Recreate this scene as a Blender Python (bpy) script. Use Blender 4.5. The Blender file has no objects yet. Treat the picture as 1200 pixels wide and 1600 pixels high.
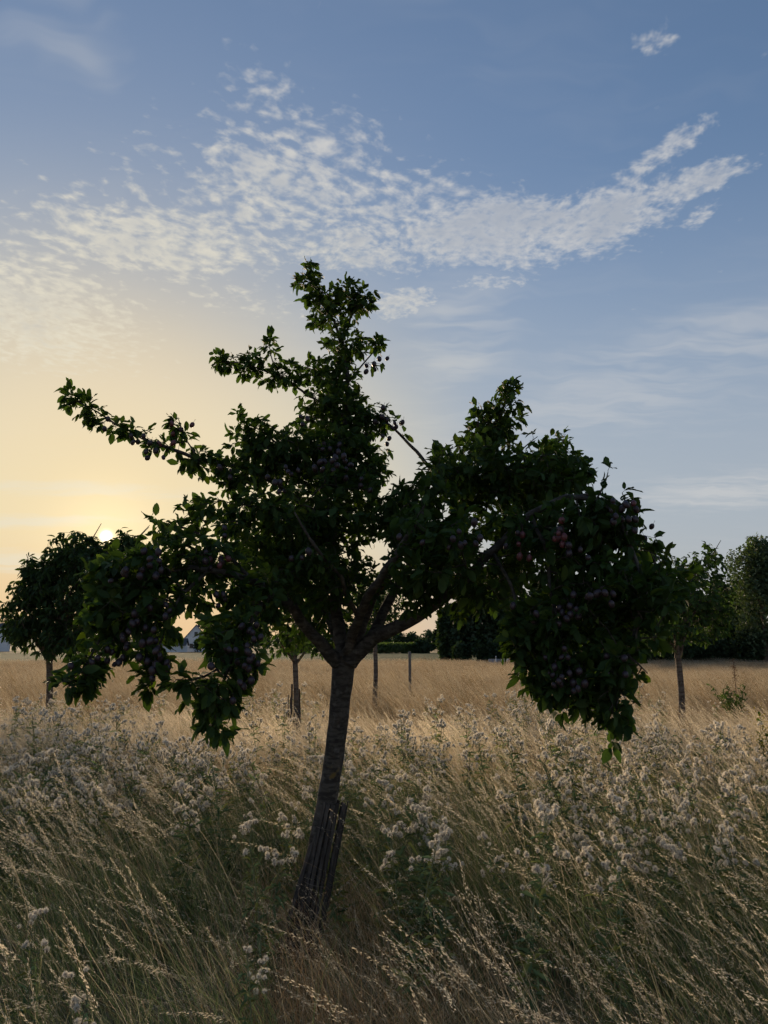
import bpy, math, random
import numpy as np
from math import radians as R, pi
from mathutils import Vector, Matrix, Quaternion

random.seed(7)
rng = np.random.default_rng(11)
sc = bpy.context.scene

# ---------------------------------------------------------------- camera
F = 1150.0                                   # focal length in pixels of a 1200 x 1600 frame
PITCH = math.atan((1008 - 800) / F)          # horizon lies 208 px below the frame centre
EYE = np.array((0.0, 0.0, 1.6))
cam = bpy.data.cameras.new('camera')
cam_ob = bpy.data.objects.new('camera', cam)
sc.collection.objects.link(cam_ob)
cam.sensor_fit = 'VERTICAL'
cam.sensor_height = 24
cam.lens = 24 * F / 1600
cam.clip_start = 0.05
cam.clip_end = 8000
cam_ob.location = EYE
cam_ob.rotation_euler = (pi / 2 + PITCH, 0, 0)
sc.camera = cam_ob

_c, _s = math.cos(PITCH), math.sin(PITCH)
def ray(px, py):
    x, v = (px - 600) / F, (800 - py) / F
    return np.array((x, _c - v * _s, _s + v * _c))
def at(px, py, Y):
    """point at distance Y (metres north of the camera) seen in the direction of a photo pixel"""
    d = ray(px, py)
    return EYE + d * (Y / d[1])

# ---------------------------------------------------------------- sky, sun, exposure
SUN_D = ray(166, 838); SUN_D = SUN_D / np.linalg.norm(SUN_D)
SUN_EL = math.asin(SUN_D[2]); SUN_AZ = math.atan2(SUN_D[0], SUN_D[1])

sc.view_settings.view_transform = 'Standard'
sc.view_settings.look = 'None'
sc.view_settings.exposure = 0.55
sc.view_settings.gamma = 1.0
sc.view_settings.use_curve_mapping = False

world = bpy.data.worlds.new('World')
sc.world = world
world.use_nodes = True
wn = world.node_tree

class NG:
    """tiny expression helper over a node tree"""
    def __init__(s, nt): s.nt = nt
    def _in(s, sock, v):
        if hasattr(v, 'links') or isinstance(v, bpy.types.NodeSocket): s.nt.links.new(v, sock)
        elif isinstance(v, (tuple, list)) and len(v) == 3 and len(sock.default_value) == 4: sock.default_value = (*v, 1)
        else: sock.default_value = v
    def node(s, t, ins=None, out=0, **kw):
        n = s.nt.nodes.new(t)
        for k, v in kw.items(): setattr(n, k, v)
        for k, v in (ins or {}).items(): s._in(n.inputs[k], v)
        return n.outputs[out]
    def m(s, op, a, b=0.0, c=0.0, clamp=False):
        return s.node('ShaderNodeMath', {0: a, 1: b, 2: c}, operation=op, use_clamp=clamp)
    def v(s, op, a, b=(0, 0, 0), out=0):
        return s.node('ShaderNodeVectorMath', {0: a, 1: b}, out, operation=op)
    def scale(s, a, f): return s.node('ShaderNodeVectorMath', {0: a, 'Scale': f}, 0, operation='SCALE')
    def dot(s, a, b): return s.node('ShaderNodeVectorMath', {0: a, 1: b}, 1, operation='DOT_PRODUCT')
    def ss(s, x, lo, hi, a=0.0, b=1.0):
        return s.node('ShaderNodeMapRange', {0: x, 1: lo, 2: hi, 3: a, 4: b}, interpolation_type='SMOOTHSTEP')
    def mix(s, f, a, b, blend='MIX'):
        n = s.nt.nodes.new('ShaderNodeMix'); n.data_type = 'RGBA'; n.blend_type = blend
        s._in(n.inputs[0], f); s._in(n.inputs[6], a); s._in(n.inputs[7], b)
        return n.outputs[2]
    def noise(s, vec, scale, detail=3.0, rough=0.5, dist=0.0, out=0, dim='3D'):
        return s.node('ShaderNodeTexNoise', noise_dimensions=dim, ins={'Vector': vec, 'Scale': scale, 'Detail': detail, 'Roughness': rough, 'Distortion': dist}, out=out)
    def comb(s, x, y, z): return s.node('ShaderNodeCombineXYZ', {0: x, 1: y, 2: z})

g = NG(wn)
D = g.node('ShaderNodeTexCoord', out=0)
sky_tex = wn.nodes.new('ShaderNodeTexSky')
sky_tex.sky_type = 'NISHITA'
sky_tex.sun_disc = False
sky_tex.sun_elevation = SUN_EL
sky_tex.sun_rotation = SUN_AZ
sky_tex.air_density = 1.0
sky_tex.dust_density = 1.0
sky_tex.ozone_density = 1.5
# the bright air round the low sun is held back as the phone's exposure held it back
base = g.scale(sky_tex.outputs[0], 0.1)
lum = g.dot(base, (0.3, 0.5, 0.2))
gain = g.m('DIVIDE', 1.95, g.m('MULTIPLY_ADD', lum, 1.95, 1.0))
tint = g.mix(g.ss(lum, 0.10, 0.75), (0.87, 0.98, 1.17), (1.02, 1.0, 0.98))
tint = g.mix(g.ss(lum, 0.8, 2.6), tint, (1.0, 0.93, 0.72))
sky = g.v('MULTIPLY', g.scale(base, gain), tint)

sep = wn.nodes.new('ShaderNodeSeparateXYZ'); wn.links.new(D, sep.inputs[0])
X, Yc, Z = sep.outputs
cosS = g.dot(D, tuple(SUN_D))
# pale summer haze thickening towards the horizon, mauve-grey away from the sun, straw and peach round it
haze_c = g.mix(g.ss(cosS, 0.86, 0.985), (0.445, 0.48, 0.535), (0.88, 0.76, 0.51))
sky = g.mix(g.ss(Z, 0.60, 0.10, 0.03, 0.80), sky, haze_c)
band = g.ss(Z, 0.0, 0.17, 1.0, 0.0)
warm = g.m('MULTIPLY', band, g.ss(cosS, 0.82, 0.985, 0.10, 0.62))
sky = g.mix(warm, sky, (0.80, 0.50, 0.26))
ab = g.m('SUBTRACT', 1.0, cosS)
glow = g.m('MULTIPLY', g.m('EXPONENT', g.m('MULTIPLY', ab, -520.0)), 0.26)
core = g.m('MULTIPLY', g.m('EXPONENT', g.m('MULTIPLY', ab, -80000.0)), 7.0)

# high thin cloud on a level sheet: direction -> place on the sheet
H0 = 0.07
zz = g.m('MAXIMUM', g.m('ADD', Z, H0), 0.03)
U = g.m('DIVIDE', X, zz); V = g.m('DIVIDE', Yc, zz)
P = g.comb(U, V, 0.0)
def sheet(px, py):
    d = ray(px, py); d = d / np.linalg.norm(d)
    return np.array((d[0], d[1])) / (d[2] + H0)
warp = g.v('SUBTRACT', g.noise(P, 5.0, 2.0, 0.55, out=1, dim='2D'), (0.5, 0.5, 0.5))
PW = g.v('ADD', P, g.scale(warp, 0.16))
PWs = g.v('ADD', P, g.scale(warp, 0.05))
def patch(cx, cy, rx, ry, deg, strength, vec):
    c = sheet(cx, cy); a = R(deg)
    ax = sheet(cx + 4 * math.cos(a), cy + 4 * math.sin(a)) - c; ax = ax / 4 * rx
    ay = sheet(cx - 4 * math.sin(a), cy + 4 * math.cos(a)) - c; ay = ay / 4 * ry
    M = np.linalg.inv(np.array((ax, ay)).T)
    q = g.v('SUBTRACT', vec, (c[0], c[1], 0))
    e = g.v('LENGTH', g.comb(g.dot(q, (M[0, 0], M[0, 1], 0)), g.dot(q, (M[1, 0], M[1, 1], 0)), 0.0), out=1)
    return g.ss(e, 0.15, 1.25, strength, 0.0)
def union(lst):
    r = lst[0]
    for q in lst[1:]: r = g.m('SMOOTH_MAX', r, q, 0.15)
    return r
broken = union([patch(*a, PW) for a in (
    (240, 375, 320, 95, 4, 1.08), (440, 290, 250, 150, -8, 1.0), (450, 160, 170, 80, 30, .74), (620, 330, 220, 120, 10, .90),
    (290, 240, 240, 100, -10, .54), (50, 505, 300, 125, 12, 1.0), (10, 450, 220, 110, 10, 1.0), (380, 470, 240, 44, 14, .60), (110, 320, 200, 80, 0, .50))])
solid = union([patch(*a, PWs) for a in (
    (780, 365, 290, 84, -1, 1.0), (920, 350, 210, 72, -18, 1.0), (1070, 290, 160, 38, -20, .86), (1010, 258, 190, 28, -34, .80), (1092, 335, 56, 26, -45, .74),
    (765, 440, 100, 24, -4, .74), (630, 474, 90, 36, -8, .86), (560, 385, 220, 66, 0, .80), (30, 490, 260, 100, 14, .82), (1030, 62, 66, 36, -5, .68))])
veil = union([patch(*a, PW) for a in (
    (1130, 770, 240, 40, -4, .62), (1080, 550, 360, 80, -12, .48), (720, 530, 130, 110, -50, .5), (120, 40, 230, 100, 20, .42), (900, 640, 360, 90, -6, .4), (60, 880, 330, 26, 2, .8), (130, 765, 300, 16, 3, .7), (40, 815, 240, 14, -2, .8), (560, 770, 200, 40, -5, .3))])
# the sheet goes on in the same loose patches behind the camera
back = g.m('MULTIPLY', g.ss(g.noise(P, 0.9, 1.0, 0.5, dim='2D'), 0.48, 0.68, 0.0, 0.8), g.ss(Yc, 0.05, -0.25))
broken = g.m('MAXIMUM', broken, back)

rot = g.node('ShaderNodeVectorRotate', {0: PWs, 'Angle': R(-32)}, rotation_type='Z_AXIS')
cell_v = g.v('MULTIPLY', rot, (25.0, 31.0, 1.0))
cells = g.noise(cell_v, 1.0, 3.0, 0.5, dim='2D')
fine = g.noise(PWs, 44.0, 2.0, 0.6, dim='2D')
big = g.noise(PWs, 9.0, 2.0, 0.55, dim='2D')
tex_b = g.m('ADD', g.m('MULTIPLY', cells, 0.70), g.m('ADD', g.m('MULTIPLY', fine, 0.20), g.m('MULTIPLY', big, 0.10)))
tex_s = g.m('ADD', g.m('MULTIPLY', big, 0.26), g.m('ADD', g.m('MULTIPLY', fine, 0.42), g.m('MULTIPLY', cells, 0.32)))
den_b = g.ss(g.m('ADD', tex_b, g.m('MULTIPLY', broken, 0.39)), 0.69, 1.09)
den_s = g.ss(g.m('ADD', tex_s, g.m('MULTIPLY', solid, 0.52)), 0.70, 1.10)
den_v = g.m('MULTIPLY', g.ss(g.m('ADD', g.noise(g.v('MULTIPLY', PW, (2.0, 7.0, 1.0)), 1.0, 3.0, 0.6, dim='2D'), g.m('MULTIPLY', veil, 0.5)), 0.48, 0.95), veil)
den = g.m('MAXIMUM', g.m('MAXIMUM', den_b, den_s), den_v)
thick = g.ss(g.m('ADD', g.m('MULTIPLY', g.m('MAXIMUM', solid, g.m('MULTIPLY', broken, 0.70)), 0.60), g.m('ADD', g.m('MULTIPLY', big, 0.5), g.m('MULTIPLY', cells, 0.3))), 0.78, 1.10)
lit = g.mix(g.ss(cosS, 0.80, 0.985), (0.67, 0.66, 0.645), (0.84, 0.78, 0.62))
dim = g.mix(0.55, sky, (0.40, 0.42, 0.46))
cloud = g.mix(g.m('MULTIPLY', thick, 0.62), lit, dim)
sky = g.mix(g.m('MULTIPLY', den, 0.84), sky, cloud)
sky = g.v('ADD', sky, g.scale((1.0, 0.72, 0.30), glow))
sky = g.v('ADD', sky, g.scale((1.0, 0.86, 0.55), core))
bg = wn.nodes['Background']
wn.links.new(sky, bg.inputs[0])
bg.inputs[1].default_value = 0.66
world.cycles.sampling_method = 'MANUAL'
world.cycles.sample_map_resolution = 1024

sun = bpy.data.lights.new('sun', 'SUN')
sun.energy = 5.0
sun.angle = R(24.0)
sun.color = (1.0, 0.76, 0.50)
sun_ob = bpy.data.objects.new('sun', sun)
sc.collection.objects.link(sun_ob)
sun_ob.rotation_euler = Vector(-SUN_D).to_track_quat('-Z', 'Y').to_euler()
sun_ob.location = (-8, 20, 12)
sc.cycles.use_denoising = True
sc.cycles.use_light_tree = False
sc.cycles.max_bounces = 6
sc.cycles.diffuse_bounces = 4
sc.cycles.transmission_bounces = 5
sc.cycles.glossy_bounces = 1
sc.cycles.caustics_reflective = False
sc.cycles.caustics_refractive = False
sc.cycles.use_adaptive_sampling = True
sc.cycles.adaptive_threshold = 0.03

# ---------------------------------------------------------------- helpers
COL = sc.collection
def link(o, parent=None):
    COL.objects.link(o)
    if parent is not None: o.parent = parent
    return o
def mesh_np(name, V, faces, mats=(), smooth=False, col=None, fmat=None):
    """mesh from numpy verts and a list of (n,k) face arrays"""
    me = bpy.data.meshes.new(name)
    V = np.asarray(V, dtype=np.float32).reshape(-1, 3)
    faces = [np.asarray(f, dtype=np.int32) for f in (faces if isinstance(faces, list) else [faces]) if len(f)]
    me.vertices.add(len(V)); me.vertices.foreach_set('co', V.ravel())
    li = np.concatenate([f.ravel() for f in faces])
    ls = []; o = 0
    for f in faces:
        n, k = f.shape
        ls.append(o + np.arange(n) * k); o += n * k
    ls = np.concatenate(ls).astype(np.int32)
    me.loops.add(len(li)); me.loops.foreach_set('vertex_index', li)
    me.polygons.add(len(ls)); me.polygons.foreach_set('loop_start', ls)
    if fmat is not None: me.polygons.foreach_set('material_index', np.asarray(fmat, dtype=np.int32))
    me.polygons.foreach_set('use_smooth', np.full(len(ls), smooth))
    if col is not None:
        a = me.attributes.new('col', 'FLOAT_COLOR', 'POINT')
        c = np.ones((len(V), 4), dtype=np.float32); c[:, :3] = col
        a.data.foreach_set('color', c.ravel())
    for m in mats: me.materials.append(m)
    me.update(calc_edges=True)
    return me
def obj(name, me, parent=None, loc=None, rot=None, scale=None):
    o = bpy.data.objects.new(name, me)
    link(o, parent)
    if loc is not None: o.location = [float(x) for x in loc]
    if rot is not None: o.rotation_euler = [float(x) for x in rot]
    if scale is not None: o.scale = scale if hasattr(scale, '__len__') else (scale,) * 3
    return o
def empty(name, loc=(0, 0, 0)):
    o = bpy.data.objects.new(name, None)
    o.empty_display_size = 0.2
    link(o); o.location = [float(x) for x in loc]
    return o
def tag(o, label=None, cat=None, group=None, kind=None):
    if label: o['label'] = label
    if cat: o['category'] = cat
    if group: o['group'] = group
    if kind: o['kind'] = kind
    return o
def unit(v): return v / (np.linalg.norm(v, axis=-1, keepdims=True) + 1e-9)

class Bag:
    """collects verts / tris / quads / colours of one mesh"""
    def __init__(s): s.V = []; s.T = []; s.Q = []; s.C = []; s.n = 0
    def add(s, V, T=None, Q=None, c=None):
        V = np.asarray(V, float)
        if T is not None and len(T): s.T.append(np.asarray(T, int) + s.n)
        if Q is not None and len(Q): s.Q.append(np.asarray(Q, int) + s.n)
        s.V.append(V)
        if c is not None: s.C.append(np.broadcast_to(np.asarray(c, float), (len(V), 3)))
        s.n += len(V)
    def mesh(s, name, mats, smooth=False):
        fs = ([np.concatenate(s.T)] if s.T else []) + ([np.concatenate(s.Q)] if s.Q else [])
        return mesh_np(name, np.concatenate(s.V), fs, mats, smooth, np.concatenate(s.C) if s.C else None)
    def box(s, cx, cy, cz, sx, sy, sz, M=None, c=None):
        V = np.array([(x, y, z) for z in (-.5, .5) for y in (-.5, .5) for x in (-.5, .5)]) * (sx, sy, sz)
        if M is not None: V = V @ np.asarray(M).T
        s.add(V + (cx, cy, cz), Q=[(0, 2, 3, 1), (4, 5, 7, 6), (0, 1, 5, 4), (2, 6, 7, 3), (1, 3, 7, 5), (0, 4, 6, 2)], c=c)
    def tube(s, P, r, n=6, c=None, cap=True):
        P = np.asarray(P, float); m = len(P); r = np.broadcast_to(np.asarray(r, float), (m,))
        t = np.gradient(P, axis=0); t = unit(t)
        ref = np.array((1.0, 0, 0)) if abs(t[0][0]) < .8 else np.array((0, 1.0, 0))
        u = unit(np.cross(t[0], ref)); U = []
        for k in range(m):
            u = unit(u - t[k] * np.dot(u, t[k])); U.append(u)
        U = np.array(U); W = np.cross(t, U)
        a = np.arange(n) * 2 * pi / n
        V = P[:, None] + (U[:, None] * np.cos(a)[None, :, None] + W[:, None] * np.sin(a)[None, :, None]) * r[:, None, None]
        V = V.reshape(-1, 3)
        i = np.arange(m - 1)[:, None] * n; j = np.arange(n)[None]; k = (j + 1) % n
        Q = np.stack((i + j, i + k, i + n + k, i + n + j), -1).reshape(-1, 4)
        T = None
        if cap:
            V = np.vstack((V, P[-1:])); T = np.stack(((m - 1) * n + np.arange(n), (m - 1) * n + (np.arange(n) + 1) % n, np.full(n, m * n)), -1)
        s.add(V, T=T, Q=Q, c=c)

# ---------------------------------------------------------------- materials
def material(name):
    m = bpy.data.materials.new(name); m.use_nodes = True
    nt = m.node_tree; b = nt.nodes['Principled BSDF']
    return m, NG(nt), b, nt
def leaf_material(name, c0, c1, trans=0.35, rough=0.5, dry=None, spec=0.35):
    """leaf: two greens by leaf, veins/blotches by noise, light passing through"""
    m, h, b, nt = material(name)
    at_ = h.node('ShaderNodeAttribute', out=0, attribute_name='col')
    obn = h.node('ShaderNodeTexCoord', out=3)
    n = h.noise(obn, 9.0, 3.0, 0.6)
    rnd = h.node('ShaderNodeObjectInfo', out=5)
    f = h.m('ADD', h.m('MULTIPLY', n, 0.9), h.m('MULTIPLY_ADD', rnd, 0.5, -0.25), clamp=True)
    c = h.mix(f, c0, c1)
    c = h.mix(1.0, c, at_, 'MULTIPLY')
    if dry is not None: c = h.mix(h.ss(h.noise(obn, 2.3, 2.0), 0.60, 0.72, 0.0, 0.7), c, dry)
    nt.links.new(c, b.inputs['Base Color'])
    b.inputs['Roughness'].default_value = rough
    b.inputs['Specular IOR Level'].default_value = spec
    tr = nt.nodes.new('ShaderNodeBsdfTranslucent')
    nt.links.new(h.mix(1.0, c, (1.35, 1.45, 0.55), 'MULTIPLY'), tr.inputs[0])
    mx = nt.nodes.new('ShaderNodeMixShader'); mx.inputs[0].default_value = trans
    nt.links.new(b.outputs[0], mx.inputs[1]); nt.links.new(tr.outputs[0], mx.inputs[2])
    nt.links.new(mx.outputs[0], nt.nodes['Material Output'].inputs[0])
    return m
def bark_material(name, c0, c1, c2, scale=(9, 9, 60), bump=0.5, lichen=None, lich_amt=0.62):
    m, h, b, nt = material(name)
    co = h.node('ShaderNodeTexCoord', out=3)
    v = h.v('MULTIPLY', co, scale)
    n1 = h.noise(v, 1.0, 5.0, 0.6, 0.4)
    n2 = h.noise(co, 24.0, 4.0, 0.6)
    n3 = h.noise(co, 6.0, 3.0, 0.5)
    c = h.mix(h.ss(n1, 0.36, 0.64), c0, c1)
    c = h.mix(h.ss(n2, 0.52, 0.70, 0.0, 0.6), c, c2)
    if lichen is not None:
        c = h.mix(h.ss(h.m('ADD', n3, h.m('MULTIPLY', n2, 0.18)), lich_amt + 0.08, lich_amt + 0.14, 0.0, 0.85), c, lichen)
    nt.links.new(c, b.inputs['Base Color'])
    b.inputs['Roughness'].default_value = 0.9
    b.inputs['Specular IOR Level'].default_value = 0.15
    bp = nt.nodes.new('ShaderNodeBump'); bp.inputs['Strength'].default_value = bump; bp.inputs['Distance'].default_value = 0.012
    nt.links.new(h.m('ADD', n1, h.m('MULTIPLY', n2, 0.5)), bp.inputs['Height'])
    nt.links.new(bp.outputs[0], b.inputs['Normal'])
    return m
def plain_material(name, c0, c1, scale=6.0, rough=0.8, bump=0.0, spec=0.3, vscale=(1, 1, 1)):
    m, h, b, nt = material(name)
    co = h.v('MULTIPLY', h.node('ShaderNodeTexCoord', out=3), vscale)
    n = h.noise(co, scale, 5.0, 0.6)
    nt.links.new(h.mix(h.ss(n, 0.3, 0.7), c0, c1), b.inputs['Base Color'])
    b.inputs['Roughness'].default_value = rough
    b.inputs['Specular IOR Level'].default_value = spec
    if bump:
        bp = nt.nodes.new('ShaderNodeBump'); bp.inputs['Strength'].default_value = bump; bp.inputs['Distance'].default_value = 0.01
        nt.links.new(n, bp.inputs['Height']); nt.links.new(bp.outputs[0], b.inputs['Normal'])
    return m
def grass_material(name, trans=0.4, var=0.35, rough=0.65):
    """stalks: colour of each stalk from its own tint, slightly different tuft by tuft"""
    m, h, b, nt = material(name)
    a = h.node('ShaderNodeAttribute', out=0, attribute_name='col')
    r = h.node('ShaderNodeObjectInfo', out=5)
    k = h.m('MULTIPLY_ADD', r, var, 1.0 - var * 0.5)
    c = h.scale(a, k)
    nt.nodes.remove(b); b = nt.nodes.new('ShaderNodeBsdfDiffuse'); nt.links.new(c, b.inputs['Color'])
    tr = nt.nodes.new('ShaderNodeBsdfTranslucent'); nt.links.new(c, tr.inputs[0])
    mx = nt.nodes.new('ShaderNodeMixShader'); mx.inputs[0].default_value = trans
    nt.links.new(b.outputs[0], mx.inputs[1]); nt.links.new(tr.outputs[0], mx.inputs[2])
    nt.links.new(mx.outputs[0], nt.nodes['Material Output'].inputs[0])
    return m

M_LEAF = leaf_material('plum leaf', (0.028, 0.056, 0.016), (0.060, 0.100, 0.026), 0.38, 0.62, spec=0.18)
M_LEAF2 = leaf_material('cherry leaf', (0.024, 0.046, 0.016), (0.046, 0.078, 0.024), 0.32, 0.62, spec=0.18)
M_LEAF3 = leaf_material('orchard leaf', (0.034, 0.066, 0.020), (0.062, 0.105, 0.032), 0.36, 0.62, spec=0.18)
M_FAR = leaf_material('wood leaf', (0.022, 0.042, 0.018), (0.045, 0.075, 0.030), 0.25, 0.6)
M_FAR2 = leaf_material('willow leaf', (0.050, 0.080, 0.042), (0.085, 0.120, 0.060), 0.3, 0.6)
M_BARK = bark_material('plum bark', (0.038, 0.033, 0.029), (0.088, 0.078, 0.068), (0.15, 0.14, 0.125), (16, 16, 46), 0.35, lichen=(0.15, 0.10, 0.028), lich_amt=0.67)
M_TWIG = bark_material('twig bark', (0.040, 0.032, 0.026), (0.085, 0.070, 0.056), (0.12, 0.11, 0.09), (30, 30, 30), 0.3)
M_BARK2 = bark_material('young bark', (0.070, 0.050, 0.038), (0.15, 0.12, 0.095), (0.20, 0.17, 0.13), (8, 8, 40), 0.4, lichen=(0.22, 0.17, 0.06), lich_amt=0.66)
M_SLAT = bark_material('weathered slat', (0.050, 0.043, 0.039), (0.105, 0.093, 0.085), (0.035, 0.03, 0.026), (60, 60, 5), 0.4)
M_POST = bark_material('weathered post', (0.12, 0.105, 0.09), (0.21, 0.19, 0.165), (0.07, 0.06, 0.05), (40, 40, 4), 0.4)
M_WIRE = plain_material('rusty wire', (0.10, 0.07, 0.05), (0.2, 0.17, 0.15), 30.0, 0.6, spec=0.5)
M_GRASS = grass_material('meadow grass', 0.50)
M_FLUFF = grass_material('thistle down', 0.50, 0.2, 0.9)
M_STALK = grass_material('thistle stalk', 0.2, 0.4, 0.8)

# ---------------------------------------------------------------- setting: ground, fields, hills
def ground_material():
    m, h, b, nt = material('meadow soil')
    co = h.node('ShaderNodeTexCoord', out=3)
    n1 = h.noise(co, 0.35, 4.0, 0.6); n2 = h.noise(co, 14.0, 5.0, 0.7)
    c = h.mix(h.ss(n1, 0.4, 0.6), (0.20, 0.145, 0.08), (0.16, 0.145, 0.07))
    c = h.mix(h.ss(n2, 0.45, 0.65), c, (0.34, 0.255, 0.145))
    nt.links.new(c, b.inputs['Base Color']); b.inputs['Roughness'].default_value = 1.0
    b.inputs['Specular IOR Level'].default_value = 0.05
    return m
def field_material(name, c0, c1, c2, rows=0.0):
    m, h, b, nt = material(name)
    co = h.node('ShaderNodeTexCoord', out=3)
    n1 = h.noise(h.v('MULTIPLY', co, (0.03, 0.12, 1)), 1.0, 4.0, 0.6); n2 = h.noise(co, 3.0, 6.0, 0.75)
    c = h.mix(h.ss(n1, 0.38, 0.62), c0, c1)
    c = h.mix(h.ss(n2, 0.42, 0.66), c, c2)
    nt.links.new(c, b.inputs['Base Color']); b.inputs['Roughness'].default_value = 1.0
    b.inputs['Specular IOR Level'].default_value = 0.05
    bp = nt.nodes.new('ShaderNodeBump'); bp.inputs['Strength'].default_value = 0.7; bp.inputs['Distance'].default_value = 0.12
    nt.links.new(n2, bp.inputs['Height']); nt.links.new(bp.outputs[0], b.inputs['Normal'])
    return m
def sheet_mesh(name, x0, x1, y0, y1, nx, ny, hfun, mat):
    xs = np.linspace(x0, x1, nx); ys = np.linspace(y0, y1, ny)
    gx, gy = np.meshgrid(xs, ys)
    V = np.stack((gx, gy, hfun(gx, gy)), -1).reshape(-1, 3)
    i = np.arange(ny - 1)[:, None] * nx; j = np.arange(nx - 1)[None]
    Q = np.stack((i + j, i + j + 1, i + nx + j + 1, i + nx + j), -1).reshape(-1, 4)
    return mesh_np(name, V, Q, [mat], True)
def bumps(x, y): return 0.03 * np.sin(x * 1.3 + 0.4) * np.cos(y * 0.9) + 0.02 * np.sin(x * 3.1 + y * 2.2)
tag(obj('ground', sheet_mesh('ground', -4000, 4000, -300, 5000, 12, 12, lambda x, y: x * 0 - 0.08, ground_material())), kind='structure')
tag(obj('meadow_soil', sheet_mesh('meadow_soil', -34, 34, -6, 46, 110, 90, lambda x, y: bumps(x, y) * np.clip((46 - y) / 10, 0, 1), ground_material())), kind='structure')
tag(obj('ripe_field', sheet_mesh('ripe_field', -160, 130, 40, 58, 60, 12, lambda x, y: x * 0 + 0.04, field_material('ripe field', (0.20, 0.155, 0.10), (0.25, 0.195, 0.13), (0.13, 0.10, 0.06)))), kind='structure')
tag(obj('green_field', sheet_mesh('green_field', -330, 90, 58.2, 148, 20, 10, lambda x, y: x * 0 + 0.03, field_material('green field', (0.055, 0.075, 0.036), (0.075, 0.095, 0.045), (0.045, 0.060, 0.028)))), kind='structure')
def hills():
    m, h, b, nt = material('wooded hill')
    co = h.node('ShaderNodeTexCoord', out=3)
    c = h.mix(h.noise(co, 0.02, 5.0, 0.7), (0.035, 0.05, 0.035), (0.07, 0.09, 0.065))
    nt.links.new(c, b.inputs['Base Color']); b.inputs['Roughness'].default_value = 1.0
    def hf(x, y):
        r = np.exp(-((y - 2600) / 500.0) ** 2)
        k = 14 + 16 * np.exp(-((x - 250) / 420.0) ** 2) + 10 * np.exp(-((x + 900) / 500.0) ** 2) + 3 * np.sin(x * 0.008) + 2.0 * np.sin(x * 0.031 + 1) + 1.2 * np.sin(x * 0.09)
        return r * k - 1.5
    tag(obj('hills', sheet_mesh('hills', -2600, 2600, 1500, 3700, 220, 30, hf, m)), kind='structure')
hills()

# ---------------------------------------------------------------- trees
def leaf_template(curl=0.18, fold=0.25, w=1.0, wav=0.0):
    V = [(0, 0, 0)]
    for k, (t, wd) in enumerate(((.27, .19), (.58, .225), (.84, .125))):
        z = -curl * t * t; wz = wav * (1 if k % 2 else -1)
        V += [(t, wd * w, z + fold * wd + wz), (t, 0, z), (t, -wd * w, z + fold * wd - wz)]
    V.append((1, 0, -curl))
    T = [(0, 2, 1), (0, 3, 2), (7, 8, 10), (8, 9, 10)]
    Q = [(1, 2, 5, 4), (2, 3, 6, 5), (4, 5, 8, 7), (5, 6, 9, 8)]
    return np.array(V), np.array(T), np.array(Q)
LT = [leaf_template(.10, .30, 1.15, .03), leaf_template(.30, .20, 1.1, -.05), leaf_template(-.10, .45, 1.2, .05), leaf_template(.50, .60, .9, .03)]
LT_NARROW = [leaf_template(.25, .5, .42, .06), leaf_template(.6, .5, .38, -.06), leaf_template(-.15, .5, .45, .05)]
LT_LONG = [leaf_template(.25, .3, .72), leaf_template(.5, .35, .66), leaf_template(.05, .3, .75)]
SPRAY = (np.array([(0, 0, 0), (.5, .32, .08), (.55, 0, -.06), (.5, -.32, .08), (1, 0, -.1)]), np.array([(0, 2, 1), (0, 3, 2), (1, 2, 4), (2, 3, 4)]), np.zeros((0, 4), int))

def leaves_into(bag, P, A, N, L, col, tmpl):
    """many leaves at once: position, axis, normal, length"""
    A = unit(A); N = unit(N - A * (N * A).sum(-1, keepdims=True)); S = np.cross(N, A)
    which = rng.integers(0, len(tmpl), len(P))
    for k, (V, T, Q) in enumerate(tmpl):
        i = np.where(which == k)[0]
        if not len(i): continue
        W = P[i, None] + L[i, None, None] * (V[None, :, 0:1] * A[i, None] + V[None, :, 1:2] * S[i, None] + V[None, :, 2:3] * N[i, None])
        off = (np.arange(len(i)) * len(V))[:, None, None]
        bag.add(W.reshape(-1, 3), (T[None] + off).reshape(-1, 3), (Q[None] + off).reshape(-1, 4) if len(Q) else None,
                np.repeat(col[i], len(V), axis=0))

def resample(pts, step):
    """smooth polyline of (x,y,z,r) rows"""
    pts = np.asarray(pts, float)
    d = np.concatenate(([0], np.cumsum(np.linalg.norm(np.diff(pts[:, :3], axis=0), axis=1))))
    n = max(3, int(d[-1] / step) + 1)
    q = np.linspace(0, d[-1], n)
    # cubic through the points (Catmull-Rom on arc length)
    out = np.zeros((n, 4)); m = np.gradient(pts, d, axis=0)
    for k, x in enumerate(q):
        i = min(np.searchsorted(d, x, 'right') - 1, len(d) - 2); hgt = d[i + 1] - d[i]; t = (x - d[i]) / hgt
        out[k] = (2*t**3 - 3*t*t + 1) * pts[i] + (t**3 - 2*t*t + t) * hgt * m[i] + (-2*t**3 + 3*t*t) * pts[i+1] + (t**3 - t*t) * hgt * m[i+1]
    out[:, 3] = np.maximum(np.interp(q, d, pts[:, 3]), 0.001)
    return out

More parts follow.
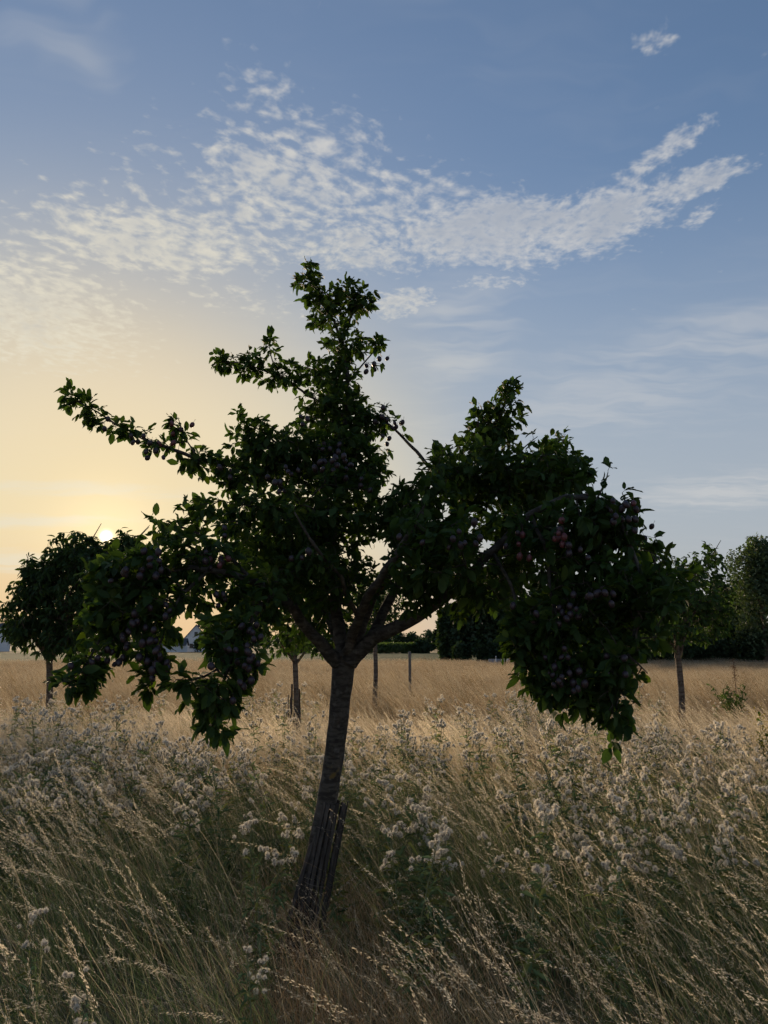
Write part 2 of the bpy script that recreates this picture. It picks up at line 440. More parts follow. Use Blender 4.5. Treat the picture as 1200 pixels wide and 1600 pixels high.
def grow(roots, root_path, attr, bf=0.3):
    """join loose twig ends to the limbs: nearest first, long detours penalised"""
    n = len(attr); nr = len(roots)
    d = np.linalg.norm(attr[:, None] - roots[None], axis=2)
    cost = d + bf * root_path[None]
    par = cost.argmin(1); best = cost.min(1); open_ = np.ones(n, bool)
    path = np.zeros(n); order = []
    for _ in range(n):
        b = np.where(open_, best, 1e9); i = int(b.argmin()); open_[i] = False; order.append(i)
        p = par[i]; path[i] = (root_path[p] if p < nr else path[p - nr]) + np.linalg.norm(attr[i] - (roots[p] if p < nr else attr[p - nr]))
        c = np.linalg.norm(attr - attr[i], axis=1) + bf * path[i]
        u = open_ & (c < best); best[u] = c[u]; par[u] = nr + i
    return par, order

def twigs_and_leaves(roots, root_path, attr, tip_r, leaf_len, spacing, rosette, rngseed, bf=0.3, droop=0.35, sides=4, wob=0.12, maxr=0.012):
    r_ = np.random.default_rng(rngseed)
    par, order = grow(roots, root_path, attr, bf)
    nr = len(roots); n = len(attr)
    r2 = np.full(n, tip_r ** 2)
    for i in reversed(order):
        if par[i] >= nr: r2[par[i] - nr] += r2[i] * 0.8
    rad = np.minimum(np.sqrt(r2), maxr)
    bag = Bag(); LP = []; LA = []; LN = []; LL = []; tips = []
    haschild = np.zeros(n, bool)
    for i in range(n):
        if par[i] >= nr: haschild[par[i] - nr] = True
    for i in range(n):
        a = roots[par[i]] if par[i] < nr else attr[par[i] - nr]; b = attr[i]; L = np.linalg.norm(b - a)
        if L < 1e-4: continue
        mid = (a + b) / 2 + r_.normal(0, wob * L, 3) + (0, 0, 0.06 * L)
        t = np.linspace(0, 1, 5)[:, None]
        C = (1 - t) ** 2 * a + 2 * t * (1 - t) * mid + t * t * b
        r0 = rad[i] * 1.15 if par[i] < nr else min(rad[par[i] - nr], rad[i] * 1.4)
        bag.tube(C, np.linspace(r0, rad[i], 5), sides)
        if rad[i] < 0.010:
            m = max(1, int(L / spacing)); ts = r_.uniform(0.15, 1.0, m)
            for q in ts:
                p = (1 - q) ** 2 * a + 2 * q * (1 - q) * mid + q * q * b
                dr = unit(2 * (1 - q) * (mid - a) + 2 * q * (b - mid))
                rd = r_.normal(0, 1, 3); rd = unit(rd - dr * np.dot(rd, dr))
                LP.append(p); LA.append(0.45 * dr + 0.8 * rd + (0, 0, -droop)); LL.append(r_.uniform(*leaf_len))
        k = rosette + (2 if not haschild[i] else 0)
        dr = unit(b - mid)
        for q in range(r_.integers(max(1, k - 2), k + 2)):
            rd = r_.normal(0, 1, 3); rd = unit(rd - dr * np.dot(rd, dr))
            LP.append(b + r_.normal(0, 0.006, 3)); LA.append(0.55 * dr + 0.75 * rd + (0, 0, -droop)); LL.append(r_.uniform(*leaf_len))
    P = np.array(LP); A = unit(np.array(LA)); L = np.array(LL)
    P = P + A * (L * 0.22)[:, None] * 0.6                       # leaf stalk
    N = np.array((0, 0, 1.0)) + r_.normal(0, 0.55, P.shape)
    return bag, P, A, N, L, rad

def blob_points(spec, per, rs):
    """points spread through ellipsoids given as centre, radii (metres, world axes)"""
    out = []
    for (c, rad) in spec:
        vol = 4 / 3 * pi * rad[0] * rad[1] * rad[2]
        n = max(10, int(per * vol ** 0.74 * (1.45 if c[1] < 3.36 else 1.6 if c[2] > 2.5 else 1)))
        u = rs.normal(0, 1, (n, 3)); u = unit(u) * (rs.uniform(0, 1, (n, 1)) ** (1 / 2.3))
        out.append(np.asarray(c) + u * rad)
    return np.concatenate(out)

# ---- the plum tree in front
TREE_Y = 4.2
BASE = np.array((at(458, 1500, TREE_Y)[0] - 0.01, TREE_Y, 0.0))
def limb(*rows): return np.array([(*at(x, y, Y), r) for x, y, Y, r in rows])
TRUNK = np.vstack(([(*(BASE + (-0.02, 0, -0.15)), .078)], limb((462, 1490, 4.2, .066), (484, 1390, 4.2, .060), (511, 1250, 4.2, .0545), (526, 1150, 4.2, .0545), (533, 1080, 4.2, .058), (537, 1040, 4.2, .066), (540, 1018, 4.2, .060))))
LIMBS = [
    limb((536, 1042, 4.2, .046), (508, 1014, 4.12, .037), (482, 985, 4.0, .031), (455, 950, 3.85, .027), (425, 925, 3.7, .022), (390, 905, 3.55, .018), (330, 890, 3.4, .014), (260, 892, 3.3, .011), (205, 925, 3.25, .009), (165, 985, 3.2, .006), (128, 1050, 3.15, .004)),
    limb((330, 890, 3.4, .010), (288, 925, 3.3, .008), (255, 990, 3.25, .006), (237, 1070, 3.2, .004)),
    limb((425, 925, 3.7, .013), (398, 962, 3.45, .011), (370, 1010, 3.25, .009), (348, 1070, 3.15, .006), (332, 1135, 3.1, .004)),
    limb((348, 1040, 3.2, .006), (310, 1060, 3.1, .005), (275, 1062, 3.05, .003)),
    limb((390, 905, 3.55, .011), (335, 850, 3.7, .009), (285, 825, 3.75, .006), (248, 815, 3.75, .004)),
    limb((538, 1035, 4.2, .046), (528, 970, 4.25, .036), (522, 900, 4.3, .030), (523, 820, 4.35, .025), (531, 740, 4.4, .021), (540, 660, 4.4, .017), (542, 590, 4.4, .013), (535, 540, 4.4, .010), (515, 490, 4.4, .007), (492, 450, 4.4, .005), (474, 410, 4.4, .003)),
    limb((535, 540, 4.4, .008), (548, 490, 4.42, .006), (543, 440, 4.45, .003)),
    limb((548, 495, 4.42, .005), (565, 475, 4.42, .004), (578, 460, 4.42, .003)),
    limb((542, 600, 4.4, .007), (570, 565, 4.4, .005), (594, 538, 4.4, .003)),
    limb((539, 650, 4.4, .010), (490, 622, 4.3, .008), (450, 597, 4.25, .007), (415, 580, 4.2, .005), (375, 567, 4.2, .004), (342, 566, 4.2, .002)),
    limb((440, 592, 4.24, .005), (425, 560, 4.22, .004), (420, 535, 4.2, .002)),
    limb((524, 860, 4.3, .022), (482, 800, 4.2, .018), (430, 755, 4.1, .015), (370, 730, 4.05, .013), (310, 716, 4.0, .011), (250, 696, 3.95, .009), (195, 670, 3.9, .006), (145, 640, 3.9, .004), (110, 622, 3.9, .003)),
    limb((310, 716, 4.0, .006), (290, 685, 4.0, .004), (278, 652, 4.0, .002)),
    limb((530, 750, 4.4, .012), (460, 722, 4.2, .010), (405, 692, 4.1, .007), (375, 668, 4.1, .004)),
    limb((692, 756, 4.2, .013), (657, 714, 4.22, .011), (636, 692, 4.24, .009), (612, 667, 4.27, .007), (595, 652, 4.3, .004), (580, 640, 4.3, .003)),
    limb((543, 1030, 4.2, .050), (570, 955, 4.25, .041), (600, 902, 4.3, .036), (626, 860, 4.3, .030), (652, 800, 4.25, .023), (690, 752, 4.2, .017), (735, 712, 4.15, .013), (768, 670, 4.1, .009), (788, 630, 4.1, .006), (800, 597, 4.1, .003)),
    limb((735, 712, 4.15, .008), (745, 670, 4.05, .006), (748, 635, 4.0, .003)),
    limb((545, 1036, 4.16, .052), (580, 1000, 4.1, .042), (620, 980, 4.0, .036), (655, 962, 3.9, .031), (710, 920, 3.75, .026), (770, 862, 3.6, .021), (830, 806, 3.5, .017), (890, 776, 3.4, .013), (945, 790, 3.35, .011), (985, 850, 3.3, .009), (1000, 930, 3.25, .008), (985, 1010, 3.2, .006), (966, 1090, 3.2, .004), (958, 1155, 3.2, .003)),
    limb((581, 998, 4.1, .034), (603, 947, 4.2, .027), (635, 892, 4.35, .022), (680, 832, 4.5, .018), (740, 782, 4.6, .014), (810, 742, 4.6, .010), (872, 712, 4.6, .005)),
    limb((830, 806, 3.5, .010), (852, 860, 3.4, .009), (862, 930, 3.3, .008), (880, 1010, 3.25, .005), (888, 1105, 3.2, .003)),
    limb((770, 862, 3.6, .010), (800, 922, 3.45, .008), (815, 975, 3.35, .006), (832, 1030, 3.3, .003)),
    limb((890, 780, 3.4, .010), (945, 775, 3.5, .008), (988, 826, 3.55, .006), (1026, 884, 3.6, .005), (1044, 940, 3.6, .003)),
    limb((655, 962, 3.9, .016), (700, 935, 4.4, .013), (760, 920, 4.8, .010), (830, 905, 5.1, .006)),
    limb((537, 1035, 4.22, .034), (520, 980, 4.5, .026), (485, 925, 4.9, .020), (445, 870, 5.2, .013), (405, 820, 5.4, .006)),
    limb((542, 1025, 4.18, .034), (560, 965, 3.95, .026), (592, 905, 3.6, .020), (625, 855, 3.4, .014), (662, 800, 3.3, .008)),
    # shoots that stand out of the crown
    limb((840, 742, 4.2, .006), (846, 712, 4.2, .004), (860, 690, 4.2, .002)),
    limb((880, 745, 4.3, .006), (886, 715, 4.3, .004), (882, 690, 4.3, .002)),
    limb((930, 785, 3.45, .006), (944, 757, 3.45, .004), (950, 738, 3.45, .002)),
    limb((965, 820, 3.45, .006), (980, 796, 3.45, .004), (972, 770, 3.45, .002)),
    limb((800, 735, 4.0, .006), (818, 700, 4.0, .004), (840, 682, 4.0, .002)),
    limb((690, 752, 4.0, .006), (684, 720, 3.95, .004), (690, 700, 3.9, .002)),
    limb((960, 1010, 3.2, .005), (990, 1030, 3.15, .004), (1012, 1052, 3.1, .002)),
    limb((450, 790, 3.9, .006), (380, 790, 3.75, .004), (345, 782, 3.7, .002)),
    limb((440, 700, 4.1, .006), (400, 668, 4.05, .004), (372, 662, 4.05, .002)),
    limb((560, 965, 3.95, .014), (530, 900, 3.7, .011), (490, 850, 3.5, .008), (460, 800, 3.45, .004)),
]
BL = [  # photo px, px, half-width, half-height, distance, half-depth (m)
    (480, 438, 18, 34, 4.4, .10), (505, 480, 32, 38, 4.4, .13), (545, 470, 34, 36, 4.42, .13), (575, 463, 12, 14, 4.42, .05), (540, 535, 34, 36, 4.4, .15), (592, 542, 13, 14, 4.4, .05),
    (515, 590, 42, 36, 4.4, .2), (530, 650, 66, 46, 4.4, .28), (595, 655, 28, 22, 4.3, .10), (440, 585, 34, 24, 4.25, .12), (385, 568, 34, 18, 4.2, .1), (344, 564, 11, 12, 4.2, .04), (422, 545, 12, 20, 4.2, .06),
    (470, 715, 100, 46, 4.2, .35), (550, 720, 60, 60, 4.35, .35), (520, 800, 120, 66, 4.2, .6), (395, 685, 38, 30, 4.1, .15), (425, 815, 100, 52, 4.0, .55), (480, 905, 120, 56, 4.2, .7), (430, 880, 90, 60, 5.0, .5), (400, 940, 60, 50, 3.6, .3), (500, 980, 70, 34, 4.6, .4),
    (385, 738, 58, 26, 4.05, .16), (320, 722, 40, 18, 4.0, .12), (281, 668, 14, 26, 4.0, .06), (240, 694, 32, 11, 3.95, .06), (192, 670, 26, 12, 3.9, .06), (142, 648, 26, 20, 3.9, .08), (113, 624, 14, 12, 3.9, .05),
    (330, 800, 44, 26, 3.8, .2), (262, 822, 24, 18, 3.75, .12), (300, 870, 78, 44, 3.5, .32), (215, 895, 62, 36, 3.3, .25), (160, 905, 22, 22, 3.3, .12), (172, 965, 36, 52, 3.22, .18), (128, 1048, 32, 34, 3.15, .14), (235, 960, 52, 48, 3.3, .2), (234, 1040, 26, 42, 3.22, .12), (325, 930, 60, 40, 3.45, .25), (350, 985, 44, 36, 3.3, .2), (370, 1030, 34, 44, 3.2, .16), (288, 1064, 28, 15, 3.06, .08), (338, 1085, 46, 40, 3.12, .16), (332, 1138, 26, 22, 3.1, .08), (112, 1072, 18, 18, 3.14, .08),
    (675, 750, 54, 46, 3.7, .35), (680, 850, 78, 76, 3.5, .4), (735, 745, 66, 52, 4.0, .35), (765, 680, 38, 40, 4.1, .18), (748, 650, 14, 22, 4.02, .08), (790, 640, 30, 34, 4.1, .12), (800, 606, 13, 16, 4.1, .05), (720, 925, 74, 40, 3.8, .4), (640, 920, 36, 40, 3.7, .25), (820, 1010, 34, 46, 3.3, .15), (850, 1050, 34, 46, 3.25, .15), (920, 1060, 40, 50, 3.22, .15), (635, 815, 54, 46, 4.0, .4), (790, 820, 60, 60, 3.9, .4), (740, 860, 70, 60, 4.3, .5),
    (835, 755, 78, 50, 4.1, .5), (878, 748, 46, 28, 4.3, .35), (868, 698, 24, 14, 4.6, .12), (870, 850, 100, 66, 3.6, .45), (942, 815, 52, 46, 3.45, .3), (990, 878, 42, 46, 3.45, .25), (925, 925, 88, 56, 3.4, .38), (1000, 950, 46, 52, 3.3, .25), (855, 985, 48, 44, 3.35, .25), (955, 1020, 48, 52, 3.25, .22), (886, 1070, 26, 44, 3.22, .12), (956, 1100, 28, 48, 3.2, .13), (820, 985, 26, 36, 3.35, .12), (1032, 912, 36, 44, 3.6, .25), (780, 900, 60, 50, 4.6, .5),
]
def plum_tree():
    rs = np.random.default_rng(5)
    root = empty('plum_tree', BASE)
    tag(root, 'leaning plum tree hung with dark plums, its trunk in a slatted guard', 'tree')
    # trunk: swollen at the fork, faintly knobbly
    b = Bag(); tr = resample(TRUNK, 0.02)
    b.tube(tr[:, :3] - BASE, tr[:, 3] * (1 + 0.012 * np.sin(np.arange(len(tr)) * 0.9) * rs.uniform(.3, 1, len(tr))), 18)
    V = np.concatenate(b.V); V += (0.0012 * np.sin(V[:, 2:3] * 31 + 9 * V[:, 0:1]) * np.sign(V - V.mean(0)))
    b.V = [V]
    obj('trunk', b.mesh('trunk', [M_BARK], True), root)
    roots = []; paths = []; fine_limbs = []
    for L in LIMBS:
        q = resample(L, 0.035)
        b = Bag(); w = rs.normal(0, 1, (len(q), 3)); w = (w + np.roll(w, 1, 0) + np.roll(w, -1, 0)) / 3
        q[1:-1, :3] += w[1:-1] * np.minimum(0.006, q[1:-1, 3:4] * 0.6)
        b.tube(q[:, :3] - BASE, q[:, 3], 10 if q[0, 3] > .02 else 6)
        obj('limb', b.mesh('limb', [M_BARK if q[0, 3] > .02 else M_TWIG], True), root)
        k = len(q) // 4 if q[0, 3] > .03 else 1
        if q[0, 3] < .012: fine_limbs.append(q)
        elif q[-1, 3] < .005: fine_limbs.append(q[len(q) // 2:])
        roots.append(q[k:, :3]); paths.append(np.arange(k, len(q)) * 0.035 * 0.3)
    roots = np.concatenate(roots); paths = np.concatenate(paths)
    spec = []
    for (x, y, hw, hh, Y, hd) in BL:
        s = Y / F
        spec.append((at(x, y, Y), np.array((hw * s, hd, hh * s * 1.02))))
    attr = blob_points(spec, 1080, rs)
    # foliage stands in clumps with gaps between, not evenly
    cl = sum(np.sin(attr @ k + ph) for k, ph in ((np.array((13., 7., 9.)), .3), (np.array((-8., 11., 15.)), 1.7), (np.array((5., -14., 12.)), 4.1), (np.array((17., 3., -11.)), 2.2))) / 4
    attr = attr[rs.uniform(0, 1, len(attr)) < np.clip(.82 + 1.2 * cl, np.where((attr[:, 2] > 2.45) | (attr[:, 1] < 3.42), .85, .22), 1)]
    rl = attr - EYE; dz = rl[:, 1] * _c + rl[:, 2] * _s; ax_ = 600 + F * rl[:, 0] / dz; ay_ = 800 - F * (rl[:, 2] * _c - rl[:, 1] * _s) / dz
    for gx0, gy0, gw, gh in ((300, 984, 26, 34), (640, 728, 22, 34), (268, 1010, 14, 20), (345, 960, 16, 12), (760, 850, 18, 22), (610, 945, 26, 26)):   # windows in the crown
        attr_keep = ((ax_ - gx0) / gw) ** 2 + ((ay_ - gy0) / gh) ** 2 > 1; attr = attr[attr_keep]; ax_ = ax_[attr_keep]; ay_ = ay_[attr_keep]
    ex = []
    for q in fine_limbs: ex.append(q[2::2, :3] + rs.normal(0, .022, (len(q[2::2]), 3)))
    attr = np.concatenate([attr] + ex)
    bag, P, A, N, L, rad = twigs_and_leaves(roots, paths, attr, .0011, (.034, .074), .026, 4, 3, droop=.2)
    L = L * np.interp(P[:, 1], (3.0, 3.5, 4.2, 4.6), (1.12, 1.04, .92, .92))
    bag.V = [v - BASE for v in bag.V]
    obj('twigs', bag.mesh('twigs', [M_TWIG], True), root)['kind'] = 'stuff'
    # the leaves that show largest are single leaves, the others one mass
    dist = np.linalg.norm(P - EYE, axis=1)
    big = np.argsort(dist - L * 6)[:300]
    mask = np.zeros(len(P), bool); mask[big] = True
    col = np.ones((len(P), 3)) * rs.uniform(.65, 1.35, (len(P), 1)); y = rs.uniform(0, 1, len(P)) < .10; col[y] *= (1.5, 1.25, .8)
    fb = Bag(); leaves_into(fb, P[~mask] - BASE, A[~mask], N[~mask], L[~mask], col[~mask], LT)
    obj('foliage', fb.mesh('foliage', [M_LEAF], True), root)['kind'] = 'stuff'
    lm = []
    for V, T, Q in LT: lm.append(mesh_np('leaf', V, [T, Q], [M_LEAF], True, np.ones((len(V), 3))))
    for i in big:
        a = A[i]; n = unit(N[i] - a * np.dot(N[i], a)); s = np.cross(n, a)
        o = bpy.data.objects.new('leaf', lm[i % 4]); link(o, root)
        M4 = np.eye(4); M4[:3, 0] = a * L[i]; M4[:3, 1] = s * L[i]; M4[:3, 2] = n * L[i]; M4[:3, 3] = P[i] - BASE
        o.matrix_local = Matrix(M4.tolist())
    # plums
    def plum_mat(name, c0, c1, bloom):
        m, h, bs, nt = material(name)
        co = h.node('ShaderNodeTexCoord', out=3); rn = h.node('ShaderNodeObjectInfo', out=5)
        c = h.mix(h.ss(h.noise(co, 40.0, 2.0), .35, .65), c0, c1)
        c = h.mix(h.ss(h.noise(h.v('ADD', co, h.comb(rn, rn, rn)), 70.0, 3.0), .40, .62, 0.0, .65), c, bloom)
        nt.links.new(c, bs.inputs['Base Color']); bs.inputs['Roughness'].default_value = .45
        return m
    PM = [plum_mat('plum skin', (.022, .011, .018), (.034, .014, .018), (.046, .034, .038)), plum_mat('red plum skin', (.14, .022, .022), (.09, .018, .024), (.11, .05, .05))]
    meshes = []
    for m in PM:
        b = Bag(); nu, nv = 8, 5; V = [(0, 0, .50)]
        for j in range(1, nv):
            th = pi * j / nv
            for i in range(nu):
                ph = 2 * pi * i / nu; rr = .46 * math.sin(th) * (1 - .07 * (i == 0))
                V.append((rr * math.cos(ph), rr * math.sin(ph), .52 * math.cos(th) - (.04 if j == 1 else 0)))
        V.append((0, 0, -.52)); T = []; Q = []
        for i in range(nu):
            k = (i + 1) % nu
            T.append((0, 1 + i, 1 + k)); T.append((len(V) - 1, 1 + (nv - 2) * nu + k, 1 + (nv - 2) * nu + i))
            for j in range(nv - 2): Q.append((1 + j * nu + i, 1 + (j + 1) * nu + i, 1 + (j + 1) * nu + k, 1 + j * nu + k))
        b.add(V, T, Q); b.tube([(0, 0, .40), (.03, .02, .75), (.02, .0, 1.05)], .03, 3)
        meshes.append(b.mesh('plum', [m], True))
    nodes = np.vstack((roots, attr))
    rel = nodes - EYE; px = 600 + F * rel[:, 0] / (rel[:, 1] * _c + rel[:, 2] * _s); py = 800 - F * (rel[:, 2] * _c - rel[:, 1] * _s) / (rel[:, 1] * _c + rel[:, 2] * _s)
    placed = np.zeros((0, 3))
    spots = [(600, 652, 6, 0), (625, 668, 4, 0), (610, 690, 3, 0), (583, 572, 3, 0), (572, 582, 2, 0), (592, 562, 2, 0), (510, 695, 6, 0), (530, 720, 7, 0), (500, 730, 6, 0), (548, 738, 4, 0), (280, 662, 4, .9), (275, 680, 2, .8),
             (215, 690, 3, 0), (232, 700, 3, 0), (248, 706, 2, 0), (200, 690, 2, 0), (160, 672, 2, 0), (225, 884, 5, .2), (200, 897, 4, 0), (240, 875, 3, .1), (345, 885, 5, .5), (330, 880, 3, .4), (355, 825, 2, .3),
             (190, 1015, 5, 0), (180, 1030, 3, 0), (200, 1000, 3, 0), (135, 1042, 3, 0), (215, 965, 4, 0), (240, 1000, 5, 0), (236, 1025, 6, 0), (244, 1045, 5, 0), (255, 960, 4, 0), (385, 990, 4, 0), (390, 1010, 6, 0), (370, 1075, 4, 0), (360, 1020, 4, 0), (340, 940, 4, 0), (390, 1040, 4, 0),
             (875, 828, 4, 1), (885, 840, 4, .8), (825, 878, 2, 1), (822, 850, 2, 1), (802, 840, 2, .3), (905, 855, 3, .2), (970, 790, 6, .1), (960, 800, 5, 0), (985, 808, 4, 0), (1015, 828, 2, .2), (950, 935, 3, .1), (940, 930, 3, 0), (880, 1050, 7, 0), (870, 1030, 6, 0), (890, 1070, 6, 0), (895, 965, 6, 0), (880, 940, 4, 0), (720, 835, 5, 0), (735, 840, 3, 0), (960, 1040, 4, 0), (820, 960, 3, 0), (450, 740, 5, 0), (420, 760, 4, 0), (470, 870, 3, 0), (560, 760, 3, 0), (350, 735, 3, 0), (640, 850, 2, 0), (480, 660, 3, 0)]
    for (x, y_, cnt, red) in spots:
        dd = np.hypot(px - x, py - y_); c = np.where(dd < 26)[0]
        if not len(c): c = np.argsort(dd)[:3]
        base = nodes[c[np.argmin(nodes[c, 1])]]
        tgt = at(x, y_, base[1] - .03)
        for _ in range(cnt):
            for tries in range(14):
                p = tgt + rs.normal(0, 1, 3) * (.030, .030, .026)
                if not len(placed) or np.linalg.norm(placed - p, axis=1).min() > .029: break
            else: continue
            placed = np.vstack((placed, p))
            s = rs.uniform(.024, .035)
            o = bpy.data.objects.new('plum', meshes[1 if rs.uniform() < red else 0]); link(o, root)
            o.location = [float(v) for v in p - BASE]; o.rotation_euler = (rs.normal(0, .35), rs.normal(0, .35), rs.uniform(0, 6.28)); o.scale = (s, s, s * rs.uniform(1.02, 1.22))
    return root
plum_tree()

# ---- slatted guard round the foot of the trunk
def trunk_guard(name, axis0, axis1, rad, n, width, label, jitter, seed, splay=(), wires=True, panel=()):
    rs = np.random.default_rng(seed)
    root = empty(name, axis0)
    tag(root, label, 'tree guard')
    a0 = np.asarray(axis0, float); a1 = np.asarray(axis1, float); H = np.linalg.norm(a1 - a0); w = unit(a1 - a0)
    u = unit(np.cross((0, 1, 0), w)); v = np.cross(w, u)
    for k in range(n):
        t = 2 * pi * k / n + rs.normal(0, .03)
        rr = rad * (1 + rs.normal(0, .03))
        L = H * (1 + rs.normal(0, jitter))
        out = u * math.cos(t) + v * math.sin(t); tan = -u * math.sin(t) + v * math.cos(t)
        bot = out * rr * (1.22 + rs.normal(0, .03)) ; top = out * rr + w * L
        if k in splay: bot = bot + out * rr * .7 - tan * .02; top = top - w * .15 * H
        if k in panel: top = top + out * .012 + w * .012
        d = unit(top - bot); o2 = unit(out - d * np.dot(out, d)); t2 = np.cross(d, o2)
        M3 = np.stack((t2, o2, d), 1)
        b = Bag(); c = (top + bot) / 2; b.box(*c, width * rs.uniform(.8, 1.05), .007, np.linalg.norm(top - bot), M3)
        obj('slat', b.mesh('slat', [M_SLAT]), root)
    if wires:
        for f in (.16, .48, .84):
            b = Bag(); tt = np.linspace(0, 2 * pi, 25); rr = rad * (1.22 - .22 * f) + .006
            b.tube(w * (H * f) + (u * np.cos(tt)[:, None] + v * np.sin(tt)[:, None]) * rr, .0013, 4, cap=False)
            obj('wire', b.mesh('wire', [M_WIRE], True), root)
    return root
g0 = at(472, 1500, TREE_Y); g0[2] = 0.0
g1 = at(520, 1254, TREE_Y)
trunk_guard('trunk_guard', g0, g1, .068, 17, .0235, 'weathered wooden slat guard wrapped round the leaning plum trunk', .008, 4, splay=(9, 10), panel=(0, 15, 16))

# ---- younger orchard trees further back
def orchard_tree(name, label, foot, trunk_px, Y, r0, r1, blobs, per, leaf_len, mat, tmpl, seed, spacing=.05, rosette=4, droop=.5, nb=None, group=None):
    rs = np.random.default_rng(seed)
    base = at(*foot, Y); base[2] = 0.0
    root = empty(name, base); tag(root, label, 'tree', group)
    fork = at(*trunk_px, Y)
    b = Bag(); q = resample([(*(base + (0, 0, -.1)), r0 * 1.25), (*(base * .75 + fork * .25), r0), (*(base * .4 + fork * .6 + (.02, 0, 0)), (r0 + r1) / 2), (*fork, r1)], .06)
    b.tube(q[:, :3] - base, q[:, 3], 12); obj('trunk', b.mesh('trunk', [M_BARK2], True), root)
    spec = [(at(x, y, Y + dy), np.array((hw * Y / F, hd, hh * Y / F))) for (x, y, hw, hh, dy, hd) in blobs]
    roots = []; paths = []
    for c, rad in spec:
        mid = fork * .45 + c * .55 + np.array((0, 0, .25 * abs(c[2] - fork[2]))) + rs.normal(0, .05, 3)
        q = resample([(*(fork + rs.normal(0, .01, 3) - (0, 0, .04)), r1 * .62), (*mid, r1 * .36), (*c, r1 * .2), (*(c + (c - mid) * .6 + (0, 0, rad[2] * .3)), r1 * .1)], .08)
        b = Bag(); b.tube(q[:, :3] - base, q[:, 3], 6); obj('limb', b.mesh('limb', [M_BARK2], True), root)
        roots.append(q[len(q) // 4:, :3]); paths.append(np.arange(len(q) // 4, len(q)) * .02)
    attr = blob_points(spec, per, rs)
    bag, P, A, N, L, rad = twigs_and_leaves(np.concatenate(roots), np.concatenate(paths), attr, .0022, leaf_len, spacing, rosette, seed + 1, droop=droop, sides=3, maxr=.02)
    bag.V = [v - base for v in bag.V]
    obj('twigs', bag.mesh('twigs', [M_TWIG], True), root)['kind'] = 'stuff'
    col = np.ones((len(P), 3)) * rs.uniform(.65, 1.35, (len(P), 1))
    fb = Bag(); leaves_into(fb, P - base, A, N, L, col, tmpl)
    obj('foliage', fb.mesh('foliage', [mat], True), root)['kind'] = 'stuff'
    return root, base, fork
orchard_tree('cherry_tree', 'bushy dark cherry tree with drooping leaves, the low sun behind its top', (77, 1130), (77, 1030), 12.5, .055, .05,
    [(120, 935, 80, 60, 0, .8), (75, 960, 52, 45, .2, .6), (150, 890, 52, 40, -.1, .6), (62, 915, 36, 40, .3, .5), (200, 856, 24, 34, .1, .3), (158, 878, 40, 26, .1, .4), (178, 852, 12, 14, .1, .15), (144, 842, 10, 14, .1, .1), (116, 862, 40, 34, .1, .5), (40, 985, 30, 26, -.3, .4), (105, 1000, 52, 24, -.4, .5), (205, 850, 12, 26, .1, .15), (185, 930, 45, 50, .3, .6), (160, 990, 40, 30, .2, .5), (50, 890, 18, 24, .2, .25), (28, 945, 24, 34, .1, .4), (20, 985, 22, 22, .1, .3), (85, 890, 34, 34, .2, .4), (220, 900, 30, 40, .2, .4)],
    210, (.09, .15), M_LEAF2, LT_LONG, 31, .07, 5, .8)
orchard_tree('young_fruit_tree', 'thin young fruit tree with a short slatted guard at its foot', (460, 1165), (461, 1030), 9.2, .034, .032,
    [(455, 950, 62, 50, 0, .5), (436, 1002, 42, 20, -.2, .3), (492, 1000, 36, 26, .1, .3), (470, 905, 60, 40, .1, .5), (410, 960, 30, 36, .1, .3)],
    170, (.06, .09), M_LEAF3, LT, 41, .06, 4)
orchard_tree('slender_fruit_tree', 'slender fruit tree with a bare grey stem beside the wooden stake', (585, 1110), (586, 1005), 16.0, .052, .044,
    [(592, 935, 36, 44, 0, .6), (572, 985, 26, 18, -.2, .35), (615, 958, 30, 30, .2, .4), (570, 940, 30, 40, .2, .4)],
    150, (.07, .11), M_LEAF3, LT, 51, .09, 4)
orchard_tree('round_fruit_tree', 'leafy round fruit tree with a thin pale trunk near the dark wood', (1066, 1150), (1059, 1022), 11.0, .050, .042,
    [(1060, 930, 58, 50, 0, .7), (1092, 895, 38, 34, .2, .45), (1025, 905, 48, 44, .1, .5), (1108, 962, 30, 36, 0, .4), (1060, 985, 66, 24, -.2, .5), (1008, 862, 26, 20, .3, .3), (1112, 868, 14, 24, .2, .2), (1080, 960, 60, 50, .2, .6), (1125, 930, 26, 36, .1, .4), (1010, 985, 36, 26, .1, .4), (1030, 1005, 20, 14, -.2, .2)],
    190, (.06, .10), M_LEAF3, LT, 61, .06, 4)
f0 = at(460, 1165, 9.2); f0[2] = 0
trunk_guard('small_trunk_guard', f0, at(460, 1088, 9.2), .075, 9, .022, 'short ragged slat guard round the thin young fruit tree', .10, 8, wires=False)

# ---- stakes
def stake(foot, top, Y, r, label):
    base = at(*foot, Y); base[2] = 0; t = at(*top, Y)
    rs = np.random.default_rng(int(foot[0]))
    root = empty('wooden_stake', base); tag(root, label, 'stake')
    b = Bag(); q = resample([(*(-np.array((0, 0, .2))), r), (*((t - base) * .5 + (.01, 0, 0)), r), (*(t - base), r * .96)], .1)
    b.tube(q[:, :3], q[:, 3], 10); obj('post', b.mesh('post', [M_POST], True), root)
    b = Bag(); b.tube([t - base - (0, 0, .12), t - base - (0, 0, .085)], r * 1.05, 10, cap=False); obj('strap', b.mesh('strap', [M_WIRE], True), root)
stake((640, 1100), (640, 1018), 20.0, .040, 'dark wooden stake standing alone in the dry grass')

